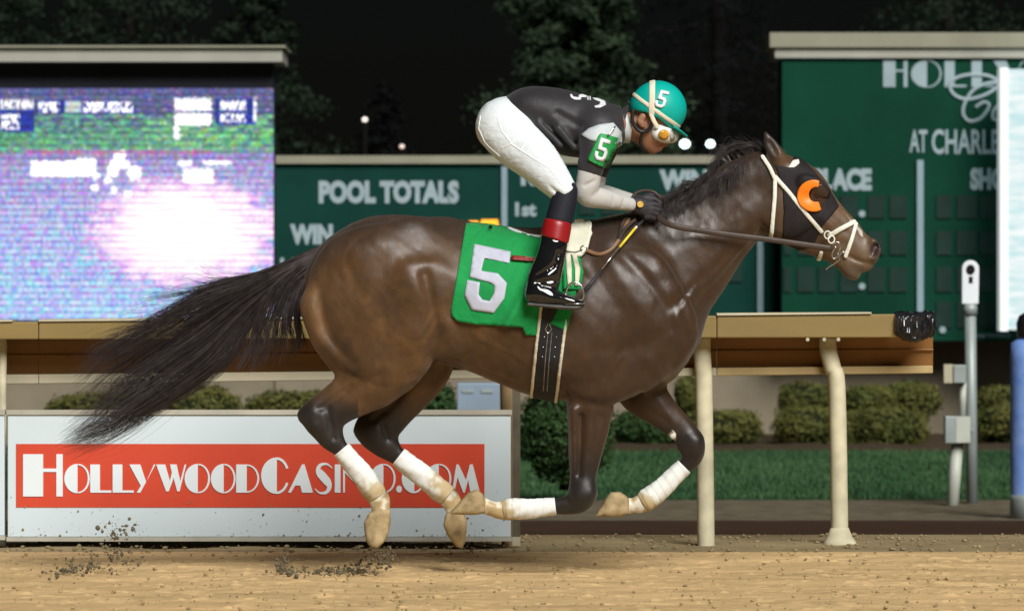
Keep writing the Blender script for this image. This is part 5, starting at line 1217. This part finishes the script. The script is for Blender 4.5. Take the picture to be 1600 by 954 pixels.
# silver yoke over the shoulder, collar, back emblem
drape('yoke', [(908, 211), (920, 201), (936, 195), (958, 192), (970, 206), (972, 226), (962, 232), (950, 222), (936, 222), (922, 219)], .002, m_yoke, jock, 6, .003, jer_y(JY))
shell(B, 'collar', m_yoke, jock, [(976, 172), (988, 196), (984, 226), (972, 226), (969, 190)], None, .012, .0045, 0, ('head',), (-.12, .12))
shell(B, 'collar_band', m_jersey, jock, [(980, 160), (972, 190), (968, 224)], 8, .016, .0045, 0, ('head',), (-.14, .14))
m_emb = mat('emblem_white', (0.72, 0.74, 0.78), 0.5, 0.3, 0.05)
for pl in ([(890, 148), (893, 146), (896, 151), (904, 152), (904, 148), (910, 146), (918, 149), (916, 152), (908, 152), (908, 156), (897, 156), (892, 153)], [(925, 152), (935, 152), (946, 157), (947, 164), (938, 169), (929, 169), (928, 166), (936, 164), (938, 159), (930, 156)]):
    shell(JE, 'emblem', m_emb, jock, pl, None, .004, .003, -.10, None, (-.25, .02), 1)
for x in (918.5, 922): shell(JE, 'emblem_bar', m_emb, jock, [(x, 150), (x, 156)], 2.4, .004, .003, -.10, None, (-.25, .02), 1)

# grey lower sleeves
for s in (-1, 1):
    dx, dy = (0, 0) if s < 0 else (9, -4); SL = Field()
    SL.chain([(922 + dx, 262 + dy, 18.5, .045, s * .195), (919 + dx, 285 + dy, 19, .046, s * .195), (917 + dx, 304 + dy, 18, .044, s * .185), (945 + dx, 311 + dy, 15.5, .038, s * .155), (985 + dx, 319.5 + dy, 10.8, .028, s * .115)], 0.02, 5)
    if s < 0:
        for a in ([(938, 292, 1.5, .01, -.235), (928, 306, 1.5, .01, -.232)], [(930, 282, 1.4, .01, -.243), (914, 290, 1.4, .01, -.243)], [(960, 306, 1.2, .01, -.185), (958, 322, 1.2, .01, -.185)], [(976, 310, 1.2, .01, -.158), (972, 326, 1.2, .01, -.16)]):
            SL.chain(a, 0.012, 3, 'sub')
    x0 = P(890, 340, s * .2); x1 = P(1010, 235, s * .2)
    body(SL, 'sleeve', m_sleeve, jock, (x0[0], min(s * .06, s * .26), x0[2]), (x1[0] + .04, max(s * .06, s * .26), x1[2]), .005, 2)
# gloves closed on the reins: palm, four fingers, thumb
for s in (-1, 1):
    dx, dy = (0, 0) if s < 0 else (8, -4); GL = Field(); yb = s * .105
    GL.chain([(986 + dx, 319 + dy, 11.5, .028, yb), (998 + dx, 321 + dy, 12.5, .024, yb)], 0.01, 3)
    GL.chain([(998 + dx, 322 + dy, 13, .022, yb), (1012 + dx, 326 + dy, 15, .024, yb + s * .004)], 0.012, 3)
    for i in range(4):      # knuckle row runs from top to bottom, fingers bend inwards round the rein
        ky = 316 + i * 6.6; kx = 1022 - i * 2.2; L = (9, 10.5, 10, 8)[i]
        GL.chain([(1010 + dx, ky + 4 + dy, 4.6, .010, yb + s * .016), (kx + dx, ky + 3 + dy, 4.3, .010, yb + s * .016), (kx + L + dx, ky + 6 + dy, 3.8, .0095, yb + s * .006), (kx + L - 1 + dx, ky + 8 + dy, 3.6, .009, yb - s * .016), (kx + 1 + dx, ky + 8 + dy, 3.3, .0085, yb - s * .024)], 0.004, 4)
    GL.chain([(1000 + dx, 312 + dy, 5.5, .012, yb - s * .010), (1012 + dx, 309 + dy, 4.8, .0105, yb - s * .012), (1024 + dx, 312 + dy, 4.2, .0095, yb - s * .012), (1031 + dx, 317 + dy, 3.8, .009, yb - s * .008)], 0.005, 4)
    a = P(972, 365, yb); b = P(1050, 290, yb)
    body(GL, 'glove', m_glove, jock, (a[0], yb - .06, a[2]), (b[0], yb + .06, b[2]), .0035, 1)
m_badge = mat('badge_gold', (0.60, 0.38, 0.08), 0.4, 0.5, 0.3, nscale=40)
MB().tube([P(1000.5, 319, -.141), P(1000.5, 319, -.131)], [5 / 377, 5 / 377], 14).build('wrist_badge', m_badge, jock)

# arm band with number
m_armb = mat('armband_green', (0.018, 0.27, 0.065), 0.5, 0.35, 0.08, nscale=8)
ab = drape('armband', [(938, 209), (953, 212), (965, 215), (967, 220), (958, 242), (950, 261), (946, 263), (932, 257), (920, 251), (919, 247), (928, 228), (935, 212)], .006, m_armb, jock, 6, .004, jer_y(JY))
def five(ox, oy, ux, uy, vx, vy, shape=FIVE): return [(ox + ux * a + vx * b, oy + uy * a + vy * b) for a, b in shape]
drape('armband_number', five(936, 214, 18, 6, -9, 34), .013, m_emb, ab, 6, .002, jer_y(JY))
MB().tube(crom([P(950, 212, -.245), P(957, 203, -.235), P(961, 198, -.225)], 4), [(.006, .004)] * 9, 8).build('armband_buckle', m_steel, jock, True)

# boots: leggings, red cuffs, patent shafts and feet
for s in (-1, 1):
    LG = Field(); LG.chain([(884, 299, 19, .052, s * .28), (880, 318, 20.5, .052, s * .295), (873, 345, 21, .052, s * .315)], 0.01, 4)
    a = P(845, 372, s * .3); b = P(915, 282, s * .3)
    body(LG, 'legging', m_legging, jock, (a[0], s * .3 - .10, a[2]), (b[0], s * .3 + .10, b[2]), .006, 2)
    BT = Field()
    BT.chain([(870, 355, 21.5, .053, s * .322), (864, 388, 22, .052, s * .336), (857, 415, 24, .050, s * .35), (850, 436, 26, .047, s * .362), (845, 452, 24, .043, s * .37)], 0.012, 5)
    BT.chain([(834, 462, 13.5, .038, s * .372), (852, 464, 13.5, .04, s * .374), (874, 467, 12, .043, s * .378), (893, 471, 9.5, .042, s * .382), (908, 474, 6, .03, s * .384)], 0.02, 5)
    for c in ([(838, 432, 2.0, .02, s * .418), (862, 418, 2.0, .02, s * .415)], [(838, 441, 2.2, .02, s * .42), (866, 438, 2.2, .02, s * .414)], [(846, 446, 1.8, .02, s * .42), (872, 449, 2.0, .02, s * .42)], [(872, 395, 1.6, .015, s * .396), (865, 415, 1.6, .015, s * .402)]):
        BT.chain(c, 0.016, 3, 'sub')
    def sole(F, ax):
        z = P(0, 477, s * .37)[2]; X, Z = np.meshgrid(ax[0], ax[2], indexing='ij'); a, b = pxz([(844, 367), (888, 380)], s * .33)
        d = np.array(b) - a; nrm = np.array([-d[1], d[0]]) / np.hypot(*d); D = (X - a[0]) * nrm[0] + (Z - a[1]) * nrm[1]
        xx = P(818.5, 0, s * .37)[0]
        return np.maximum(np.maximum(np.maximum(F, (z + .05 * (X - xx) * -.6 - Z)[:, None, :]), D[:, None, :]), (xx - X)[:, None, :])
    a = P(808, 492, s * .36); b = P(925, 335, s * .36)
    bo, _ = body(BT, 'boot', m_boot, jock, (a[0], s * .355 - .10, a[2]), (b[0], s * .355 + .10, b[2]), .005, 2, post=sole)
    shell(BT, 'boot_cuff', m_cuff, bo, [(851, 340), (896, 348), (888, 381), (844, 367)], None, .0035, .005, s * .33, None, (s * .33 - .09, s * .33 + .09))
    SO = Field(); SO.chain([(826, 475, 3, .036, s * .375), (850, 477, 3, .034, s * .377), (872, 479, 3.5, .044, s * .38), (900, 480, 4.5, .04, s * .384), (911, 476, 3, .02, s * .384)], 0.006, 4)
    a = P(812, 495, s * .38); b = P(925, 460, s * .38)
    body(SO, 'boot_sole', mat('sole_grey', (.10, .10, .10), .7, .2, .2), bo, (a[0], s * .38 - .07, a[2]), (b[0], s * .38 + .07, b[2]), .005, 1)

# helmet with cover, harness and goggles
HE = Field(); HE.chain([(1020, 168, 37, .098), (1028, 168, 42, .105), (1033, 171, 40, .10)], 0.03, 4, tag='dome')
def rim(F, ax):
    X, Z = np.meshgrid(ax[0], ax[2], indexing='ij'); q = pxz([(970, 158), (990, 172), (1008, 176), (1030, 186), (1052, 204), (1090, 222)], -.06); D = np.full(X.shape, -9.0)
    zz = np.interp(X, [a[0] for a in q], [a[1] for a in q]); D = (zz - Z) * .8
    return np.maximum(F, D[:, None, :])
helm, (EF, Elo, Eh) = body(HE, 'helmet', m_teal, jock, (P(970, 0)[0], -.13, P(0, 225)[2]), (P(1090, 0)[0], .13, P(0, 115)[2]), .004, 2, post=rim)
EY = YMap(near_y(EF, Elo, Eh), Elo, Eh)
VZ = Field(); VZ.chain([(1052, 199, 3.0, .085), (1063, 206, 2.6, .07), (1073, 213, 1.8, .03)], 0.006, 5); body(VZ, 'visor', m_teal, helm, (P(1040, 0)[0], -.10, P(0, 222)[2]), (P(1082, 0)[0], .10, P(0, 190)[2]), .0035, 2)
shell(HE, 'goggle_strap', m_strapw, helm, [(984, 143), (1000, 157), (1017, 170), (1040, 186), (1068, 204)], 6.5, .003, .0035, 0, None, (-.13, .13))
shell(HE, 'helmet_strap', m_strapw, helm, [(1019, 122), (1018, 145), (1017, 178)], 9.5, .004, .0035, 0, None, (-.13, .13))
drape('helmet_number', five(1030, 140, 16, 4, -9, 26), .004, m_emb, helm, 6, .002, jer_y(EY))
ribbon('goggle_strap_end', [(1017, 178, -.10), (1022, 190, -.096), (1028, 200, -.088)], 7, m_strapw, helm)
ribbon('chin_harness', [(989, 172, -.085), (988, 188, -.084), (995, 201, -.082), (1004, 206, -.080), (1014, 202, -.082), (1020, 192, -.088)], 6, m_pad, helm, .012)
ribbon('chin_harness', [(1004, 206, -.078), (1001, 218, -.066), (1003, 232, -.044), (1012, 239, 0), (1003, 232, .044)], 5, m_pad, helm, .008)
GG = Field(); GG.chain([(1030, 207, 13.5, .03, -.05), (1040, 210, 14, .035, -.035), (1046, 212, 12, .04, 0)], 0.02, 4); GG.chain([(1030, 207, 13.5, .03, .05), (1040, 210, 14, .035, .035)], 0.02, 3)
goggles, (QF, Qlo, Qh) = body(GG, 'goggles', mat('goggle_white', (.72, .74, .75), .3, .4, .05), jock, (P(1010, 0)[0], -.10, P(0, 232)[2]), (P(1068, 0)[0], .10, P(0, 188)[2]), .0035, 2)
QY = YMap(near_y(QF, Qlo, Qh), Qlo, Qh)
drape('goggle_lens', [(1037 + 8.5 * math.cos(a), 210.5 + 8 * math.sin(a)) for a in np.linspace(0, 6.0, 16)], .003, mat('lens_amber', (.55, .27, .03), .12, .6, .3, nscale=30), goggles, 4, .003, jer_y(QY))
drape('goggle_front', [(1047, 203), (1054, 208), (1054, 217), (1048, 222), (1046, 212)], .002, mat('lens_clear', (.42, .42, .40), .1, .6, .2), goggles, 3, .002, jer_y(QY))

# ------------------------------------------------------------------ blinker hood, bridle, reins, whip
m_hood = mat('hood_black', (0.014, 0.011, 0.012), 0.7, 0.25, 0.25, nscale=18, bump=0.15, bscale=70)
m_orange = mat('cup_orange', (0.95, 0.22, 0.012), 0.35, 0.4, 0.06)
m_bridle = mat('bridle_white', (0.70, 0.70, 0.62), 0.45, 0.4, 0.08, nscale=20)
hood = empty('blinker_hood', P(1250, 300, -.1), 'black blinker hood with an orange eye cup on the horse\'s head', 'hood')
HT = ('head', 'neck')
shell(H, 'hood', m_hood, hood, [(1208, 252), (1232, 262), (1244, 240), (1260, 252), (1284, 280), (1304, 306), (1312, 322), (1302, 334), (1286, 352), (1272, 384), (1250, 392), (1222, 378), (1224, 330), (1222, 290)], None, .006, .0045, -.07, HT, (-.16, .16))
cup = shell(H, 'eye_cup', m_orange, hood, [(1271 + 26 * math.cos(R(a)), 306 + 25 * math.sin(R(a))) for a in range(62, 296, 12)] + [(1274.5 + 11 * math.cos(R(a)), 304 + 11.5 * math.sin(R(a))) for a in range(290, 60, -14)], None, .020, .0035, -.09, HT, (-.18, 0))
cup2 = shell(H, 'eye_cup', m_orange, hood, [(1271 + 26 * math.cos(R(a)), 306 + 25 * math.sin(R(a))) for a in range(62, 296, 12)] + [(1274.5 + 11 * math.cos(R(a)), 304 + 11.5 * math.sin(R(a))) for a in range(290, 60, -14)], None, .020, .0045, .09, HT, (0, .18))
shell(H, 'hood_patch', m_bridle, hood, [(1231, 262), (1239, 250), (1249, 248), (1250, 255), (1241, 262)], None, .011, .0035, -.07, HT, (-.16, 0))
shell(H, 'eye_opening', mat('eye_rim_brown', (0.040, 0.024, 0.018), 0.22, 0.6, 0.1), hood, [(1280 + 14 * math.cos(R(a)), 304 + 17 * math.sin(R(a))) for a in range(0, 360, 20)], None, .009, .0035, -.09, HT, (-.16, 0))
br = empty('bridle', P(1260, 330, -.1), 'white racing bridle with noseband and metal bit ring on the horse\'s head', 'bridle')
ST = lambda nm, pts, wd=6.5, off=.012: shell(H, nm, m_bridle, br, pts, wd, off, .0038, -.08, HT, (-.17, .17))
ST('crown_strap', [(1192, 244), (1203, 262), (1211, 280)])
ST('throat_latch', [(1211, 280), (1210, 310), (1207, 345), (1205, 374)])
ST('cheek_strap', [(1211, 276), (1232, 300), (1258, 333), (1284, 362)])
ST('noseband', [(1296, 368), (1315, 357), (1336, 346)], 7.5, .012)
ST('drop_strap', [(1339, 349), (1332, 372), (1322, 400)], 6.5, .012)
ST('chin_strap', [(1284, 395), (1277, 420)], 6.5, .012)
for x, y in ((1293, 367), (1299, 374)):
    MB().tube([P(x + 5 * math.cos(a), y + 6 * math.sin(a), -.085) for a in np.linspace(0, 6.283, 14)], .0035, 6, cap=False).build('buckle', m_bridle, br, True)
MB().tube(crom([P(x, y, -.085) for x, y in ((1300, 381), (1309, 378), (1313, 386), (1309, 396), (1312, 404), (1303, 412), (1296, 416), (1290, 421))], 5), .0032, 8).build('bit_ring', m_steel, br, True)
MB().tube(crom([P(x, y, -.09) for x, y in ((1306, 385), (1300, 395), (1303, 404), (1312, 398), (1318, 393))], 5), .0035, 8).build('bit_cheek', m_steel, br, True)
MB().tube([P(1318, 394, -.06), P(1318, 394, .06)], .006, 8).build('bit_bar', m_steel, br, True)
rn = empty('reins', P(1150, 368, -.15), 'dark brown leather rein from the jockey\'s glove to the bit', 'reins')
ribbon('rein', [(1028, 338, -.13), (1040, 348, -.165), (1062, 355, -.175), (1100, 361, -.155), (1150, 368, -.135), (1200, 374, -.12), (1250, 381, -.11), (1300, 388, -.095)], 9, m_brown, rn, .005)
ribbon('rein', [(1036, 334, .13), (1060, 353, .15), (1100, 361, .15), (1150, 368, .13), (1200, 374, .12), (1250, 381, .11), (1300, 388, .095)], 9, m_brown, rn, .005)
ribbon('rein_loop', [(986, 316, -.10), (992, 303, -.07), (1006, 298, -.04), (1021, 300, -.02), (1031, 309, -.03), (1034, 318, -.06)], 5, m_brown, rn, .005)
ribbon('rein_end', on_horse([(994, 342), (978, 356), (968, 372), (972, 352), (980, 338)], .02), 6, m_brown, rn, .004)
wh = empty('riding_whip', P(958, 398, -.33), 'black riding whip with a yellow band hanging from the jockey\'s glove', 'whip')
def wp(x, y): t = (x - 915) / (1002 - 915); return P(x, y, -.345 + .20 * t)
MB().tube([wp(1004, 345), wp(995, 354)], .0045, 8).build('handle', m_glove, wh, True)
MB().tube([wp(995, 354), wp(992, 357)], .005, 8).build('white_band', m_bridle, wh, True)
MB().tube([wp(992, 357), wp(968, 386)], .0056, 10).build('yellow_band', mat('whip_yellow', (.75, .60, .04), .4, .4, .06), wh, True)
MB().tube([wp(968, 386), wp(940, 420)], [.0042, .0036], 8).build('shaft', m_steel, wh, True)
MB().tube([wp(940, 420), wp(928, 437), wp(914, 454)], [(.003, .005), (.003, .008), (.003, .010)], 8).build('flapper', m_glove, wh, True)

# ------------------------------------------------------------------ dirt thrown up behind the hooves
def spray(pts, n, spread, r, seed, label):
    rg = np.random.default_rng(seed); C = []
    for i in range(n):
        x, y, sx, sy = pts[rg.integers(len(pts))]; px, py = x + rg.normal() * sx, y + rg.normal() * sy
        q = list(P(px, min(py, 898), 0)); q[1] = rg.normal() * spread; q[2] = max(q[2], .01); C.append(q)
    clods('flying_dirt', np.array(C), r * (.35 + rg.random(n) ** 3 * 1.6), m_wet, label, 'dirt', 1.0)
spray([(185, 830, 16, 8), (160, 870, 22, 10), (130, 888, 26, 6), (200, 868, 14, 12), (100, 893, 14, 3)], 420, .2, .0048, 5, 'dark dirt thrown up in front of the left end of the white board')
spray([(585, 878, 16, 8), (555, 890, 18, 6), (520, 896, 20, 4), (440, 882, 4, 7), (470, 897, 20, 3), (600, 868, 12, 8)], 620, .18, .0048, 6, 'dark dirt kicked up below the trailing hind hoof')
